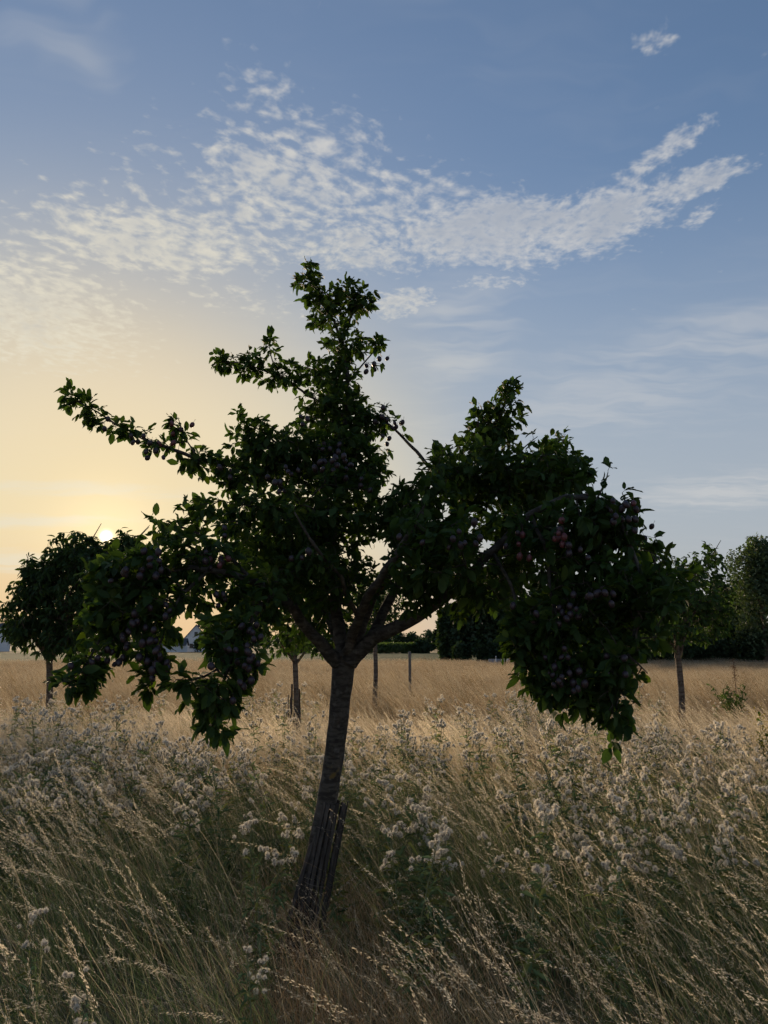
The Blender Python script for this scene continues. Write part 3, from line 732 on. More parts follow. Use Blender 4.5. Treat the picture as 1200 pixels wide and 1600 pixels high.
# ---- far trees, woods and hedge
def far_tree(name, label, px, top_py, Y, hw, mat, seed, bushy=.9, n=2600, group=None, kindcat='tree', size=(.35, .6), trunk=.12, bottom=None):
    rs = np.random.default_rng(seed)
    base = at(px, 1008, Y); base[2] = 0.0
    H = at(px, top_py, Y)[2]; W = hw * Y / F
    root = empty(name, base); tag(root, label, kindcat, group)
    b = Bag(); q = resample([(0, 0, -.2, .05 * H * .5), (.03 * W, 0, H * .3, .03 * H * .6), (-.02 * W, 0, H * .75, .01 * H)], H * .1)
    b.tube(q[:, :3], q[:, 3], 8)
    tips = []
    zb = H * trunk
    lobes = []
    for k in range(9):
        a = rs.uniform(0, 6.28); f = rs.uniform(.15, .95)
        prof = math.sin(pi * min(1, (f * .86 + .10))) ** .6
        c = np.array((math.cos(a) * W * .62 * prof * rs.uniform(.4, 1), math.sin(a) * W * .62 * prof * rs.uniform(.4, 1), zb + (H - zb) * f * .9))
        rr = np.array((W * .48, W * .48, (H - zb) * .20)) * rs.uniform(.7, 1.1)
        lobes.append((c, rr))
        b.tube([(0, 0, c[2] * .6), c * (.5, .5, .85), c], np.array((.012, .007, .003)) * H, 4)
    lobes.append((np.array((0, 0, H * .90)), np.array((W * .30, W * .30, H * .10)))); lobes.append((np.array((0, 0, zb + (H - zb) * .45)), np.array((W * .75, W * .75, (H - zb) * .42))))
    obj('trunk', b.mesh('trunk', [M_BARK2], True), root)
    P = []
    vol = np.array([r[0] * r[1] * r[2] for c, r in lobes]) ** .66; cnt = (n * vol / vol.sum()).astype(int)
    for (c, r), m in zip(lobes, cnt):
        u = unit(rs.normal(0, 1, (m, 3))) * rs.uniform(.25, 1.08, (m, 1)) ** .5
        P.append(c + u * r)
    P = np.concatenate(P); P = P[P[:, 2] > .15]
    A = rs.normal(0, 1, P.shape) + P * (.25 / max(W, .5), .25 / max(W, .5), 0) + (0, 0, -.1); N = rs.normal(0, .6, P.shape) + (0, 0, 1)
    L = rs.uniform(*size, len(P)); col = np.ones((len(P), 3)) * rs.uniform(.6, 1.4, (len(P), 1))
    fb = Bag(); leaves_into(fb, P, A, N, L, col, [SPRAY])
    c = obj('crown', fb.mesh('crown', [mat], True), root)
    return root
WOOD = 'trees of the dark wood beyond the field'
rw = np.random.default_rng(77)
wood = [(700, 952, 92, 20), (726, 930, 90, 30), (762, 905, 88, 36), (800, 900, 92, 36), (842, 905, 90, 34), (885, 912, 88, 36), (925, 930, 90, 32), (962, 940, 86, 30), (1000, 948, 90, 34), (1040, 942, 88, 36), (1082, 925, 86, 42), (1125, 908, 90, 42), (1160, 915, 88, 44), (1235, 880, 90, 46), (1290, 900, 88, 44)]
for k, (x, ty, Y, hw) in enumerate(wood):
    far_tree('wood_tree', 'broad dark tree in the wood edge beyond the dry field', x, ty, Y * .69, hw, M_FAR, 100 + k, n=6000, group=WOOD, size=(.28, .52), trunk=.02)
far_tree('pale_tree', 'tall pale grey-green tree rising out of the dark wood', 1196, 836, 56, 62, M_FAR2, 131, n=14000, size=(.16, .34), trunk=.03)
for k, (x, ty, Y, hw) in enumerate([(1000, 996, 84, 30), (1060, 990, 83, 34), (1115, 992, 84, 32), (1165, 985, 83, 34), (1220, 985, 84, 36), (940, 998, 84, 30), (880, 992, 85, 32), (820, 996, 85, 30), (765, 1000, 85, 24), (720, 1006, 86, 16)]):
    far_tree('hedge_shrub', 'low dark shrub at the foot of the wood', x, ty, Y * .69, hw, M_FAR, 160 + k, n=2200, group='shrubs along the wood edge', kindcat='shrub', size=(.2, .42), trunk=.0)
# conifers, bushes and a tree belt beyond the green field
def conifer(px, top_py, Y, hw, seed, label):
    rs = np.random.default_rng(seed); base = at(px, 1008, Y); base[2] = 0; H = at(px, top_py, Y)[2]; W = hw * Y / F
    root = empty('conifer', base); tag(root, label, 'tree')
    b = Bag(); b.tube([(0, 0, -.2), (0, 0, H * .98)], (.02 * H, .004 * H), 6); obj('trunk', b.mesh('trunk', [M_BARK2], True), root)
    n = 1300; z = rs.uniform(.12, 1, n) ** .8; tier = np.floor(z * 9) / 9; a = rs.uniform(0, 6.28, n)
    rr = W * (1.05 - tier) * rs.uniform(.2, 1, n) ** .6
    P = np.stack((np.cos(a) * rr, np.sin(a) * rr, z * H), -1); A = np.stack((np.cos(a), np.sin(a), -.15 + 0 * a), -1) + rs.normal(0, .3, (n, 3))
    fb = Bag(); leaves_into(fb, P, A, rs.normal(0, .4, P.shape) + (0, 0, 1), rs.uniform(.5, .9, n), np.ones((n, 3)) * rs.uniform(.6, 1.3, (n, 1)), [SPRAY])
    obj('crown', fb.mesh('crown', [M_FAR], True), root)
conifer(694, 972, 150, 15, 1, 'ragged dark conifer between the lower and the taller conifer by the wood'); conifer(684, 984, 156, 12, 2, 'lowest conifer, next to the round bush at the end of the maize'); conifer(711, 966, 160, 14, 3, 'tallest conifer, standing against the dark wood')
far_tree('round_bush', 'round dark bush at the end of the maize', 662, 999, 150, 22, M_FAR, 201, n=1800, kindcat='bush', size=(.4, .7), trunk=0)
for k, (x, ty, Y, hw) in enumerate([(600, 990, 330, 16), (622, 986, 340, 18), (645, 988, 335, 18), (668, 985, 340, 18), (575, 988, 335, 18), (548, 991, 330, 16), (480, 988, 340, 20), (445, 985, 330, 20), (410, 988, 335, 18), (690, 984, 330, 16)]):
    far_tree('belt_tree', 'distant tree in the low belt under the hills', x, ty, Y, hw, M_FAR, 220 + k, n=900, group='trees of the distant belt', size=(.9, 1.6), trunk=.02)
far_tree('garden_tree', 'rounded green tree beside the white gabled house', 338, 962, 172, 34, M_FAR2, 241, n=2600, size=(.5, .9), trunk=.08)
far_tree('garden_tree', 'dark tree behind the long white house', 14, 958, 215, 40, M_FAR, 242, n=2200, size=(.5, .9), trunk=.05)
far_tree('garden_shrub', 'small shrub before the wall of the gabled house', 309, 998, 180, 9, M_FAR, 243, n=500, kindcat='shrub', size=(.4, .7), trunk=0)
for k, (x, ty, Y, hw, lb) in enumerate([(120, 985, 240, 30, 'far broad tree behind the stem of the cherry tree'), (180, 980, 235, 34, 'far broad tree midway between the long house and the gabled house'), (235, 984, 240, 28, 'far broad tree just behind the low white annexe'), (390, 985, 230, 22, 'far tree between the rounded green tree and the thin young fruit tree')]):
    far_tree('village_tree', lb, x, ty, Y, hw, M_FAR, 250 + k, n=1300, size=(.7, 1.2), trunk=.03)

# maize: a long block of standing leaves
def maize():
    rs = np.random.default_rng(9); n = 26000
    x0, x1 = at(440, 1008, 150)[0], at(664, 1008, 150)[0]
    P = np.stack((rs.uniform(x0, x1, n), rs.uniform(149, 160, n), rs.uniform(.05, 1.5, n)), -1)
    A = rs.normal(0, .5, (n, 3)) + (0, 0, 1); N = rs.normal(0, 1, (n, 3)); L = rs.uniform(.5, .9, n)
    m = leaf_material('maize leaf', (0.055, 0.085, 0.030), (0.08, 0.115, 0.04), .35, .5)
    fb = Bag(); leaves_into(fb, P, A, N, L, np.ones((n, 3)) * rs.uniform(.7, 1.3, (n, 1)), [SPRAY])
    o = obj('maize', fb.mesh('maize', [m])); tag(o, 'long strip of standing green maize beyond the field', 'maize', kind='stuff')
maize()

# ---- houses
M_WALL = plain_material('white render', (.62, .64, .68), (.72, .73, .76), 2.0, .9)
M_ROOF = plain_material('dark roof tile', (.055, .055, .065), (.09, .09, .10), 3.0, .8, .4, vscale=(1, 1, 6))
M_GLASS = plain_material('dark window glass', (.02, .022, .028), (.03, .033, .04), 2.0, .12, spec=.6)
M_FRAME = plain_material('window frame', (.5, .5, .5), (.6, .6, .6), 4.0, .6)
def house(loc, yaw, L, W, H, rise, label, wins, chimney=True, gable_front=True):
    """gable end faces local -y; length runs along y"""
    root = empty('house', loc); root.rotation_euler = (0, 0, yaw); tag(root, label, 'house')
    b = Bag(); x = W / 2
    V = [(-x, 0, -.3), (x, 0, -.3), (x, 0, H), (0, 0, H + rise), (-x, 0, H), (-x, L, -.3), (x, L, -.3), (x, L, H), (0, L, H + rise), (-x, L, H)]
    b.add(V, T=[(4, 2, 3), (9, 8, 7)], Q=[(0, 1, 2, 4), (5, 9, 7, 6), (0, 4, 9, 5), (1, 6, 7, 2)]); obj('wall', b.mesh('wall', [M_WALL]), root)
    rf = Bag(); t = .22; e = .45; sl = rise / x
    for s in (-1, 1):
        V = []
        for yy in (-.35, L + .35):
            V += [(0, yy, H + rise + .03), (s * (x + e), yy, H - e * sl + .03), (s * (x + e), yy, H - e * sl + .03 + t), (0, yy, H + rise + .03 + t)]
        rf.add(V, Q=[(0, 1, 2, 3), (4, 7, 6, 5), (0, 4, 5, 1), (3, 2, 6, 7), (1, 5, 6, 2)])
    ro = obj('roof', rf.mesh('roof', [M_ROOF]), root)
    if chimney:
        b = Bag(); b.box(W * .12, L * .55, H + rise + .3, .7, .7, 1.3); obj('chimney', b.mesh('chimney', [M_ROOF]), ro)
    for (face, u, z, w, hh) in wins:
        b = Bag(); p = Bag()
        if face == 'g': b.box(u, -.03, z, w + .18, .12, hh + .18); p.box(u, -.08, z, w, .06, hh)
        else: b.box((x + .03) * (1 if face == 'r' else -1), u, z, .12, w + .18, hh + .18); p.box((x + .08) * (1 if face == 'r' else -1), u, z, .06, w, hh)
        wo = obj('window', b.mesh('window', [M_FRAME]), root); obj('pane', p.mesh('pane', [M_GLASS]), wo)
    return root
h0 = at(308, 1008, 190); h0[2] = 0
house(h0 + (-.4, 0, 0), R(14), 12, 5.4, 3.4, 3.2, 'white gabled house with a grey roof beside the rounded tree', [('g', -1.0, 1.4, .9, 1.1), ('g', 1.0, 1.4, .9, 1.1), ('g', 0, 4.4, .8, 1.0)])
gx = at(291, 1008, 184); gx[2] = 0
house(gx, R(96), 6, 4.4, 1.7, 1.3, 'low white annexe with a grey roof in front of the gabled house', [('r', 2.0, 1.0, 1.2, .8)], chimney=False)
h1 = at(507, 1008, 300); h1[2] = 0
house(h1 + (1.0, 0, 0), R(-24), 9, 5.6, 2.9, 2.6, 'small white house with two gable windows seen past the plum trunk', [('g', -.9, 3.0, 1.2, 1.3), ('g', 1.1, 2.9, .9, .9)])
h2 = at(2, 1008, 195); h2[2] = 0
house(h2 + (-3, 6, 0), R(84), 16, 7.5, 4.6, 2.6, 'long white house with a dark roof behind the cherry tree', [('l', 3.0, 1.6, 1.2, 1.4), ('l', 6.0, 1.6, 1.2, 1.4), ('l', 9.5, 1.5, 1.2, 1.4), ('l', 4.5, 3.9, .9, .9), ('l', 9, 3.9, .9, .9)])

# ---- low culvert wall with marker posts at the field's edge
def culvert():
    c = at(792, 1030, 55); c[2] = 0
    mg = plain_material('grey concrete', (.22, .23, .25), (.30, .31, .33), 5.0, .9); mw = plain_material('white board', (.6, .6, .62), (.7, .7, .7), 8.0, .7)
    root = empty('culvert_wall', c); tag(root, 'low grey concrete wall with a white board before the wood', 'wall')
    b = Bag(); b.box(0, 0, .3, 2.7, .3, .6); obj('parapet', b.mesh('parapet', [mg]), root)
    b = Bag(); b.box(-.2, -.18, .52, .55, .04, .22); obj('board', b.mesh('board', [mw]), root)
    for x, y in ((775, 54), (802, 54)):
        p = at(x, 1030, y); p[2] = 0
        r = empty('marker_post', p); tag(r, 'small white marker post by the low concrete wall', 'post', 'marker posts by the wall')
        b = Bag(); b.tube([(0, 0, -.1), (0, 0, .78), (.01, 0, .84)], (.045, .04, .02), 6); o = obj('post', b.mesh('post', [mw]), r)
        b = Bag(); b.box(0, -.04, .70, .07, .02, .08); obj('reflector', b.mesh('reflector', [M_GLASS]), r)
culvert()

# ---------------------------------------------------------------- meadow: grasses
def stalks(bag, n, rad, h, lean, bend, width, cols, rs, seg=5, head=None, tips=None, spread=.55, droop=0.0):
    """n leaning stalks; head=(length, spikelets, size, colour)"""
    for k in range(n):
        p0 = np.array((rs.uniform(-1, 1) * rad + rs.normal(0, .05), rs.uniform(-1, 1) * rad + rs.normal(0, .05), -.03))
        H = rs.uniform(*h); az = pi + rs.normal(0, spread); dirn = np.array((math.cos(az), math.sin(az), 0))
        ln = math.tan(max(0.02, rs.normal(lean, .13))); bd = abs(rs.normal(bend, .12))
        s = np.linspace(0, 1, seg + 1)[:, None]
        z = H * (s - .10 * bd * s ** 2 - droop * s ** 4)
        C = p0 + dirn * (H * (ln * s + bd * s ** 2.6)) + np.array((0, 0, 1)) * z
        C[:, :2] += rs.normal(0, .008, (1, 2)) * s * (1 - s) * 4
        side = np.array((math.cos(az + pi / 2), math.sin(az + pi / 2), 0)) * .45 + np.array((1, 0, 0)) * .7 + rs.normal(0, .45, 3) * (1, 1, .2); side = side / np.linalg.norm(side)
        w = (rs.uniform(*width) * .5 * (1 - .72 * s ** 1.5)); c = cols[rs.integers(len(cols))] * rs.uniform(.75, 1.25)
        V = np.empty((2 * (seg + 1), 3)); V[0::2] = C - side * w; V[1::2] = C + side * w
        i = np.arange(seg) * 2
        bag.add(V, Q=np.stack((i, i + 1, i + 3, i + 2), -1), c=c)
        if head:
            HL, m, sz, hc = head
            t = np.sort(1 - (HL / H) * rs.uniform(0, 1, m) ** .8)
            x = np.interp(t, s[:, 0], C[:, 0]); y = np.interp(t, s[:, 0], C[:, 1]); zz = np.interp(t, s[:, 0], C[:, 2])
            P = np.stack((x, y, zz), -1); tg = unit(C[-1] - C[-2])
            fr = 1 - (t - t.min()) / (1 - t.min() + 1e-6)
            off = rs.normal(0, 1, (m, 3)) * (sz * (.18 + .62 * fr))[:, None] + dirn * sz * .25
            P = P + off * .6; A = unit(tg * 1.2 + off / sz * .40 + rs.normal(0, .10, (m, 3)) + (0, 0, -.15)); B = unit(np.cross(A, rs.normal(0, 1, (m, 3))))
            L = sz * rs.uniform(.7, 1.25, (m, 1)); W = L * .12
            V = np.stack((P, P + A * L * .45 + B * W, P + A * L, P + A * L * .45 - B * W), 1).reshape(-1, 3)
            bag.add(V, Q=np.arange(m * 4).reshape(-1, 4), c=hc * rs.uniform(.8, 1.2))
STRAW = [np.array(c) for c in ((.66, .52, .33), (.72, .58, .385), (.57, .43, .26), (.63, .52, .335))]
BROWN = [np.array(c) for c in ((.56, .36, .18), (.62, .42, .22), (.46, .285, .14), (.64, .48, .28))]
GREEN = [np.array(c) for c in ((.19, .235, .09), (.235, .27, .11), (.145, .195, .075), (.42, .38, .20))]
HEAD = np.array((.76, .66, .49))
LIB = bpy.data.collections.new('grass tufts')          # tuft shapes for the meadow, not placed by themselves
def tuft(k, bag):
    o = bpy.data.objects.new('tuft_%02d' % k, bag.mesh('tuft', [M_GRASS])); LIB.objects.link(o)
rg = np.random.default_rng(21); TI = {}
def lib(kind, n, fn):
    TI[kind] = []
    for q in range(n):
        b = Bag(); fn(b, q); k = len(LIB.objects); tuft(k, b); TI[kind].append(k)
SQ = .45                                               # half side of a sod
def sod(b, seed, arch, fescue, green, straw, thatch, lodged, tall=1.0):
    if seed: stalks(b, seed, SQ, (.70 * tall, 1.0 * tall), .30, .22, (.0018, .0026), STRAW, rg, 7, (.16, 60, .0105, HEAD), droop=.03, spread=.45)
    if arch: stalks(b, arch, SQ, (.66 * tall, .92 * tall), .36, .44, (.0018, .0026), STRAW, rg, 8, (.20, 90, .0115, HEAD * (1.02, 1.0, .95)), spread=.40, droop=.09)
    if fescue: stalks(b, fescue, SQ, (.50 * tall, .88 * tall), .34, .18, (.0013, .0019), STRAW + GREEN[3:], rg, 5, (.11, 20, .0075, HEAD * .9), spread=.5)
    if green: stalks(b, green, SQ, (.28, .66), .22, .35, (.0028, .0048), GREEN, rg, 4, spread=1.0)
    if straw: stalks(b, straw, SQ, (.22, .58), .34, .40, (.0018, .0032), STRAW[:1] + BROWN, rg, 4, spread=.9)
    if thatch: stalks(b, thatch, SQ, (.10, .36), .55, .6, (.0022, .0042), BROWN, rg, 3, spread=2.2)
    if lodged: stalks(b, lodged, SQ, (.5, .85), 1.0, .4, (.0016, .0024), STRAW, rg, 6, (.14, 44, .009, HEAD), spread=2.4, droop=.1)
lib('brown', 4, lambda b, q: sod(b, 26, 18, 60, 40, 330, 260, 26))
lib('green', 4, lambda b, q: sod(b, 24, 10, 50, 560, 40, 40, 6))
lib('mixed', 4, lambda b, q: sod(b, 32, 18, 80, 170, 250, 170, 16))
lib('gold', 4, lambda b, q: sod(b, 90, 10, 260, 60, 260, 60, 0, .95))
lib('plume', 3, lambda b, q: sod(b, 8, 46, 40, 90, 220, 190, 22))
lib('low', 3, lambda b, q: sod(b, 4, 8, 24, 40, 230, 380, 50, .62))
def far_sod(b, q):
    for _ in range(16):                                # uneven bunches, some tall, some dark and low
        h = Bag(); k = rg.uniform(.7, 1.12); c = rg.uniform(-.95, .95, 2); dark = rg.uniform() < .35
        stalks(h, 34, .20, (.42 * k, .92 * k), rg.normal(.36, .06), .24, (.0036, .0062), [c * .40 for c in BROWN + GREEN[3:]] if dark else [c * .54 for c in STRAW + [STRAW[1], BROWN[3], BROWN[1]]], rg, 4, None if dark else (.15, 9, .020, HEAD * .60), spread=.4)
        b.add(np.concatenate(h.V) + (c[0], c[1], 0), None, np.concatenate(h.Q), np.concatenate(h.C))
lib('far', 6, far_sod)
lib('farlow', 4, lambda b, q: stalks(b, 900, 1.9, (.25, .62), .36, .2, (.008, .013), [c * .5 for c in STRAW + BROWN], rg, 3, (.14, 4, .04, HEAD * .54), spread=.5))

def vnoise(x, y, s, seed):
    """cheap smooth value noise"""
    r = np.random.default_rng(seed).uniform(0, 1, (64, 64)); x = x * s + 100; y = y * s + 100
    i = np.floor(x).astype(int); j = np.floor(y).astype(int); fx = x - i; fy = y - j; fx = fx * fx * (3 - 2 * fx); fy = fy * fy * (3 - 2 * fy)
    q = lambda a, b: r[a % 64, b % 64]
    return (q(i, j) * (1 - fx) + q(i + 1, j) * fx) * (1 - fy) + (q(i, j + 1) * (1 - fx) + q(i + 1, j + 1) * fx) * fy
PX, PY, PK, PS = [], [], [], []
TR = np.array((BASE[0], BASE[1]))
gn = lambda x, y: vnoise(x, y, .62, 1)
clip = lambda v: np.clip(v, 0, 1)
def lay(step, y0, y1, margin, choose, size=(.92, 1.10), jit=.22):
    ys = np.arange(y0, y1, step); 
    for y in ys:
        w = .60 * y + margin
        xs = np.arange(-w, w, step) + rg.uniform(0, step)
        x = xs + rg.normal(0, step * jit, len(xs)); yy = y + rg.normal(0, step * jit, len(xs))
        for a, c in zip(x, yy):
            k = choose(a, c)
            if k is None: continue
            PX.append(a); PY.append(c); PK.append(rg.choice(TI[k])); PS.append(rg.uniform(*size) * (.82 if k == 'low' else .84 if c < 2.6 else .92 if c < 3.6 else 1.0))
def near_kind(x, y):
    lx = TR[0] * y / TR[1] + .10
    if abs(x - lx - .12) < .58 and 1.6 < y < TR[1] - .05: return 'low'       # thin strip before the guard
    if math.hypot(x - TR[0] - .1, y - TR[1]) < .42: return 'low'
    v = float(gn(np.array(x), np.array(y))) + rg.normal(0, .08) + (.34 if 3.0 < y < 6.6 else -.04) - (.08 if x > -.2 and y < 3.6 else 0)
    if y > 7.2 + rg.normal(0, .5): return 'gold'
    if y < 3.0 and x < .25 and rg.uniform() < .6: return 'plume'
    return 'brown' if v < .42 else 'mixed' if v < .58 else 'green'
lay(.74, 1.62, 10.5, 1.2, near_kind)
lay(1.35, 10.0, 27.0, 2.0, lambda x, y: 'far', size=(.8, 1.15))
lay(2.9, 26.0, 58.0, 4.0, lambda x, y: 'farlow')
gx_, gy_, gk, gs = map(np.array, (PX, PY, PK, PS))
me = bpy.data.meshes.new('meadow_grass'); me.vertices.add(len(gx_))
me.vertices.foreach_set('co', np.stack((gx_, gy_, bumps(gx_, gy_) * (gy_ < 40) - .01), -1).astype(np.float32).ravel())
for nm, dt, arr in (('pick', 'INT', gk), ('size', 'FLOAT', gs)):
    a = me.attributes.new(nm, dt, 'POINT'); a.data.foreach_set('value', np.ascontiguousarray(arr, dtype=np.int32 if dt == 'INT' else np.float32))
a = me.attributes.new('turn', 'FLOAT_VECTOR', 'POINT')
tv = np.stack((rg.normal(0, .03, len(gx_)), rg.normal(0, .04, len(gx_)), rg.normal(0, .24, len(gx_))), -1).astype(np.float32)
a.data.foreach_set('vector', tv.ravel())
def instancer(name, me, coll):
    ng = bpy.data.node_groups.new(name, 'GeometryNodeTree')
    ng.interface.new_socket('Geometry', in_out='INPUT', socket_type='NodeSocketGeometry'); ng.interface.new_socket('Geometry', in_out='OUTPUT', socket_type='NodeSocketGeometry')
    N = ng.nodes.new; gi = N('NodeGroupInput'); go = N('NodeGroupOutput'); ci = N('GeometryNodeCollectionInfo'); iop = N('GeometryNodeInstanceOnPoints')
    ci.inputs['Collection'].default_value = coll; ci.inputs['Separate Children'].default_value = True; ci.inputs['Reset Children'].default_value = True
    iop.inputs['Pick Instance'].default_value = True
    def attr(n, t):
        q = N('GeometryNodeInputNamedAttribute'); q.data_type = t; q.inputs['Name'].default_value = n; return q.outputs['Attribute']
    Lk = ng.links.new
    e2r = N('FunctionNodeEulerToRotation'); Lk(attr('turn', 'FLOAT_VECTOR'), e2r.inputs[0])
    Lk(gi.outputs[0], iop.inputs['Points']); Lk(ci.outputs[0], iop.inputs['Instance']); Lk(attr('pick', 'INT'), iop.inputs['Instance Index']); Lk(e2r.outputs[0], iop.inputs['Rotation']); Lk(attr('size', 'FLOAT'), iop.inputs['Scale'])
    Lk(iop.outputs[0], go.inputs[0])
    o = obj(name, me); md = o.modifiers.new('tufts', 'NODES'); md.node_group = ng
    return o
tag(instancer('meadow_grass', me, LIB), 'tall dry meadow grass with pale seed heads leaning left', 'grass', kind='stuff')

# ---------------------------------------------------------------- thistles in seed
def fluff_mesh(seed, n=150, R0=.5):
    rs = np.random.default_rng(seed); b = Bag()
    d = rs.normal(0, 1, (n, 3)); d[:, 2] = d[:, 2] * .9 + .55; d = unit(d)
    L = R0 * rs.uniform(.72, 1.08, (n, 1)); s = unit(np.cross(d, rs.normal(0, 1, (n, 3)))); w = .017
    V = np.stack((d * .04, d * L * .7 + s * w * 2 + (0, 0, -.02), d * L + rs.normal(0, .07, (n, 3)), d * L * .7 - s * w * 2 + (0, 0, -.02)), 1).reshape(-1, 3)
    c0 = np.array((.86, .80, .69)) * np.repeat(rs.uniform(.8, 1.15, (n, 1)), 4, axis=0); c0[0::4] *= .7
    b.add(V, Q=np.arange(n * 4).reshape(-1, 4), c=c0)
    b.tube([(0, 0, -.42), (0, 0, -.25), (0, 0, .02)], (.05, .11, .09), 6, c=(.20, .16, .10))
    return b.mesh('seed_head', [M_FLUFF])
FL = [fluff_mesh(300 + k) for k in range(4)]
def thistle_shape(seed):
    """returns stem bag, leaf bag, list of head placements"""
    rs = np.random.default_rng(seed); st = Bag(); lf = Bag(); heads = []
    H = rs.uniform(.68, .95); lean = rs.normal(-.06, .06), rs.normal(0, .05)
    sc_ = np.array((.22, .23, .12)) * rs.uniform(.7, 1.2)
    top = np.array((lean[0], lean[1], H)); q = np.linspace(0, 1, 6)[:, None]; C = top * q + np.array((.02, 0, 0)) * np.sin(q * 3); C[0, 2] = -.05
    st.tube(C, np.linspace(.0042, .0022, 6), 5, c=sc_)
    nb = rs.integers(4, 8)
    for k in range(nb):
        f = rs.uniform(.66, .98); p = top * f; a = rs.uniform(0, 6.28); ln = rs.uniform(.07, .17) * (1.25 - f * .5)
        e = p + np.array((math.cos(a) * ln * .62, math.sin(a) * ln * .62, ln * .95)); m = (p + e) / 2 + (math.cos(a) * .015, math.sin(a) * .015, -.01)
        st.tube([p, m, e], (.002, .0016, .0013), 4, c=sc_)
        for j in range(rs.integers(3, 6)):
            h = e + rs.normal(0, 1, 3) * (.022, .022, .014) + (0, 0, .012)
            st.tube([e - (0, 0, .02), h], (.0012, .001), 3, c=sc_)
            heads.append((h, rs.uniform(.024, .038), (rs.normal(0, .35), rs.normal(0, .35), rs.uniform(0, 6.28)), rs.integers(4)))
    n = 60; f = rs.uniform(.12, .94, n); P = top * f[:, None]; a = rs.uniform(0, 6.28, n)
    A = np.stack((np.cos(a), np.sin(a), rs.uniform(-.3, .7, n)), -1)
    leaves_into(lf, P, A, rs.normal(0, .4, (n, 3)) + (0, 0, 1), rs.uniform(.06, .13, n) * (1.2 - .7 * f), np.array((.15, .21, .095)) * rs.uniform(.6, 1.4, (n, 1)) * np.where(rs.uniform(0, 1, (n, 1)) < .3, (1.6, 1.2, .8), (1, 1, 1)), LT_NARROW)
    return st, lf, heads
def whole_thistle(shape):
    st, lf, heads = shape; b = Bag()
    for src in (st, lf):
        b.add(np.concatenate(src.V), np.concatenate(src.T), np.concatenate(src.Q), np.concatenate(src.C))
    for (p, s, r, v) in heads:
        m = FL[v]; V = np.empty(len(m.vertices) * 3, np.float32); m.vertices.foreach_get('co', V); V = V.reshape(-1, 3)
        c = np.empty(len(m.vertices) * 4, np.float32); m.attributes['col'].data.foreach_get('color', c); c = c.reshape(-1, 4)[:, :3]
        T = [tuple(f.vertices) for f in m.polygons if len(f.vertices) == 3]; Q = [tuple(f.vertices) for f in m.polygons if len(f.vertices) == 4]
        from mathutils import Euler
        M3 = np.array(Euler(r).to_matrix()); b.add((V * s) @ M3.T + p, T, Q, c)
    return b.mesh('thistle', [M_FLUFF])
SH = [thistle_shape(400 + k) for k in range(9)]
WH = [whole_thistle(s) for s in SH]
PARTS = []
for st, lf, heads in SH: PARTS.append((st.mesh('stem', [M_STALK], True), lf.mesh('foliage', [M_STALK], True), heads))
# where they stand: a broad drift behind the tree, looser in front and beyond
tx, ty = [], []
def put(n, y0, y1, keep, margin=1.0):
    y = np.sqrt(rg.uniform(y0 ** 2, y1 ** 2, n)); x = rg.uniform(-1, 1, n) * (.56 * y + margin)
    m = (rg.uniform(0, 1, n) < keep(x, y)) & (np.hypot(x - TR[0], y - TR[1]) > .25)
    lx = TR[0] * y / TR[1] + .10
    m &= ~((np.abs(x - lx - .08) < .28) & (y < TR[1]))
    tx.append(x[m]); ty.append(y[m])
tn = lambda x, y: vnoise(x, y, .75, 31)
put(430, 4.0, 7.6, lambda x, y: clip(1.1 * tn(x, y) + .22 + .15 * (x > .2)))
put(70, 3.0, 4.2, lambda x, y: clip(1.5 * tn(x, y) - .35 + .35 * (x > .8) - .1 * (x < 0)))
put(12, 2.2, 3.0, lambda x, y: clip(1.3 * tn(x, y) - .3 + .3 * (x < -.3)))
tx = np.concatenate(tx); ty = np.concatenate(ty); order = np.argsort(np.hypot(tx, ty))
G_T = 'thistles in seed in the meadow'
LAB_T = 'grey-green thistle with white downy seed heads among the grass'
for q, i in enumerate(order[:300]):
    k = int(rg.integers(len(SH))); s = float(rg.uniform(.82, 1.10)) * (.8 if ty[i] < 3.2 else 1); rot = (float(rg.normal(0, .06)), float(rg.normal(-.08, .06)), float(rg.uniform(0, 6.28)))
    loc = (float(tx[i]), float(ty[i]), float(bumps(tx[i], ty[i])))
    if q < 100:
        r = empty('thistle', loc); r.rotation_euler = rot; r.scale = (s, s, s)
        stm, lfm, heads = PARTS[k]
        obj('stem', stm, r); obj('foliage', lfm, r)['kind'] = 'stuff'
        for (p, hs, hr, v) in heads: obj('seed_head', FL[v], r, p, hr, hs)
    else:
        r = obj('thistle', WH[k], None, loc, rot, s)
    tag(r, LAB_T, 'thistle', G_T)
rest = order[300:]
# further thistles run together into one haze of down
ey = np.sqrt(rg.uniform(7.2 ** 2, 15 ** 2, 900)); ex = rg.uniform(-1, 1, 900) * (.56 * ey + 1.5)
m = rg.uniform(0, 1, 900) < clip(1.6 * vnoise(ex, ey, .5, 33) - .55 + .25 * (ex > 1) - (ey - 7) * .05)
ex = np.concatenate((tx[rest], ex[m])); ey = np.concatenate((ty[rest], ey[m]))
LIB2 = bpy.data.collections.new('thistle shapes')
for k, w in enumerate(WH): LIB2.objects.link(bpy.data.objects.new('thistle_shape_%d' % k, w))
me = bpy.data.meshes.new('thistle_drift'); me.vertices.add(len(ex)); me.vertices.foreach_set('co', np.stack((ex, ey, bumps(ex, ey)), -1).astype(np.float32).ravel())
a = me.attributes.new('pick', 'INT', 'POINT'); a.data.foreach_set('value', rg.integers(0, len(WH), len(ex)).astype(np.int32))
a = me.attributes.new('size', 'FLOAT', 'POINT'); a.data.foreach_set('value', rg.uniform(.8, 1.1, len(ex)).astype(np.float32))
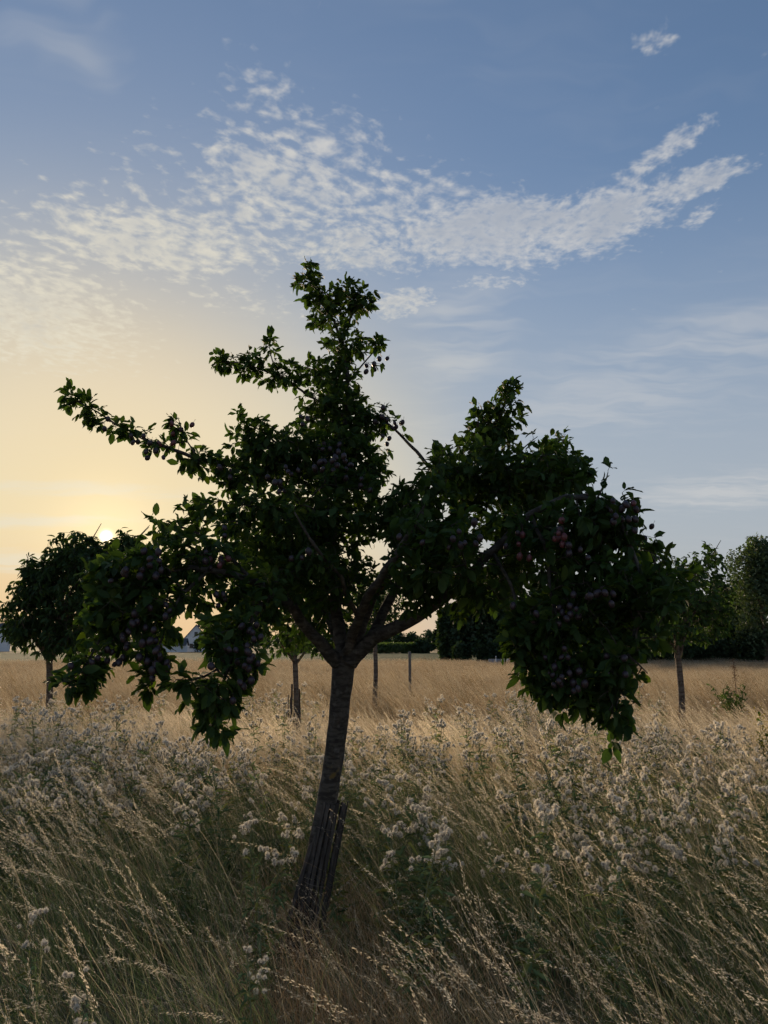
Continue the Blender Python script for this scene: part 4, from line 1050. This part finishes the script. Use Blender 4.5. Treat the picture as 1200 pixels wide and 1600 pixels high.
a = me.attributes.new('turn', 'FLOAT_VECTOR', 'POINT'); a.data.foreach_set('vector', np.stack((rg.normal(0, .06, len(ex)), rg.normal(-.05, .06, len(ex)), rg.uniform(0, 6.28, len(ex))), -1).astype(np.float32).ravel())
tag(instancer('thistle_drift', me, LIB2), 'hazy far drift of downy thistles in the dry grass', 'thistles', kind='stuff')

# ---------------------------------------------------------------- single weeds
def leafy_weed(name, label, px, ground_py, Y, height, width, mat, n_st, per, leaf_len, seed, cat='plant', col=(1, 1, 1), flowers=None):
    rs = np.random.default_rng(seed); base = at(px, 1008, Y); base[2] = 0
    root = empty(name, base); tag(root, label, cat)
    lf = Bag(); fl = Bag()
    for k in range(n_st):
        a = rs.uniform(0, 6.28); H = height * rs.uniform(.7, 1.0); t = np.array((math.cos(a) * width * rs.uniform(.2, 1) - .1 * H, math.sin(a) * width * rs.uniform(.2, 1), H))
        b = Bag(); b.tube([(0, 0, -.03), t * (.35, .35, .55), t], (.005, .004, .002), 5, c=(.12, .11, .06)); obj('stem', b.mesh('stem', [M_STALK], True), root)
        f = rs.uniform(.3, 1, per); P = t * f[:, None] ** np.array((1.4, 1.4, 1)); A = rs.normal(0, .6, (per, 3)) + (0, 0, .45); A[:, :2] += t[:2] * .5
        leaves_into(lf, P, A, rs.normal(0, .6, (per, 3)) + (0, 0, 1), rs.uniform(*leaf_len, per), np.array(col) * rs.uniform(.6, 1.4, (per, 1)), LT_LONG)
        if flowers is not None:
            m = 70; P = t + rs.normal(0, 1, (m, 3)) * (.055, .055, .05); leaves_into(fl, P, rs.normal(0, 1, (m, 3)), rs.normal(0, 1, (m, 3)), rs.uniform(.010, .018, m), np.array(flowers) * rs.uniform(.7, 1.2, (m, 1)), [SPRAY])
    obj('foliage', lf.mesh('foliage', [mat], True), root)['kind'] = 'stuff'
    if flowers is not None: obj('flowers', fl.mesh('flowers', [M_STALK]), root)['kind'] = 'stuff'
leafy_weed('green_weed', 'dark green bushy weed rising from the dry grass by the wood', 1142, 1075, 13.0, .98, .34, M_LEAF3, 18, 40, (.04, .085), 71)
leafy_weed('yellow_weed', 'yellow flowering weed among the thistles', 1203, 1110, 7.0, .98, .16, M_LEAF3, 9, 34, (.04, .08), 72, flowers=(.34, .27, .02))
def dock():
    rs = np.random.default_rng(73); base = at(1144, 1008, 13.6); base[2] = 0
    root = empty('dock_stalk', base); tag(root, 'lone brown dock stalk beside the green bushy weed', 'plant')
    b = Bag(); b.tube([(0, 0, -.02), (0, 0, 1.30)], (.007, .004), 5, c=(.10, .06, .04)); obj('stem', b.mesh('stem', [M_STALK], True), root)
    fb = Bag(); n = 160; P = np.stack((rs.normal(0, .02, n), rs.normal(0, .02, n), rs.uniform(.95, 1.36, n)), -1)
    leaves_into(fb, P, rs.normal(0, 1, (n, 3)), rs.normal(0, 1, (n, 3)), rs.uniform(.015, .03, n), np.array((.13, .08, .05)) * rs.uniform(.7, 1.3, (n, 1)), [SPRAY]); obj('seeds', fb.mesh('seeds', [M_STALK]), root)['kind'] = 'stuff'
dock()
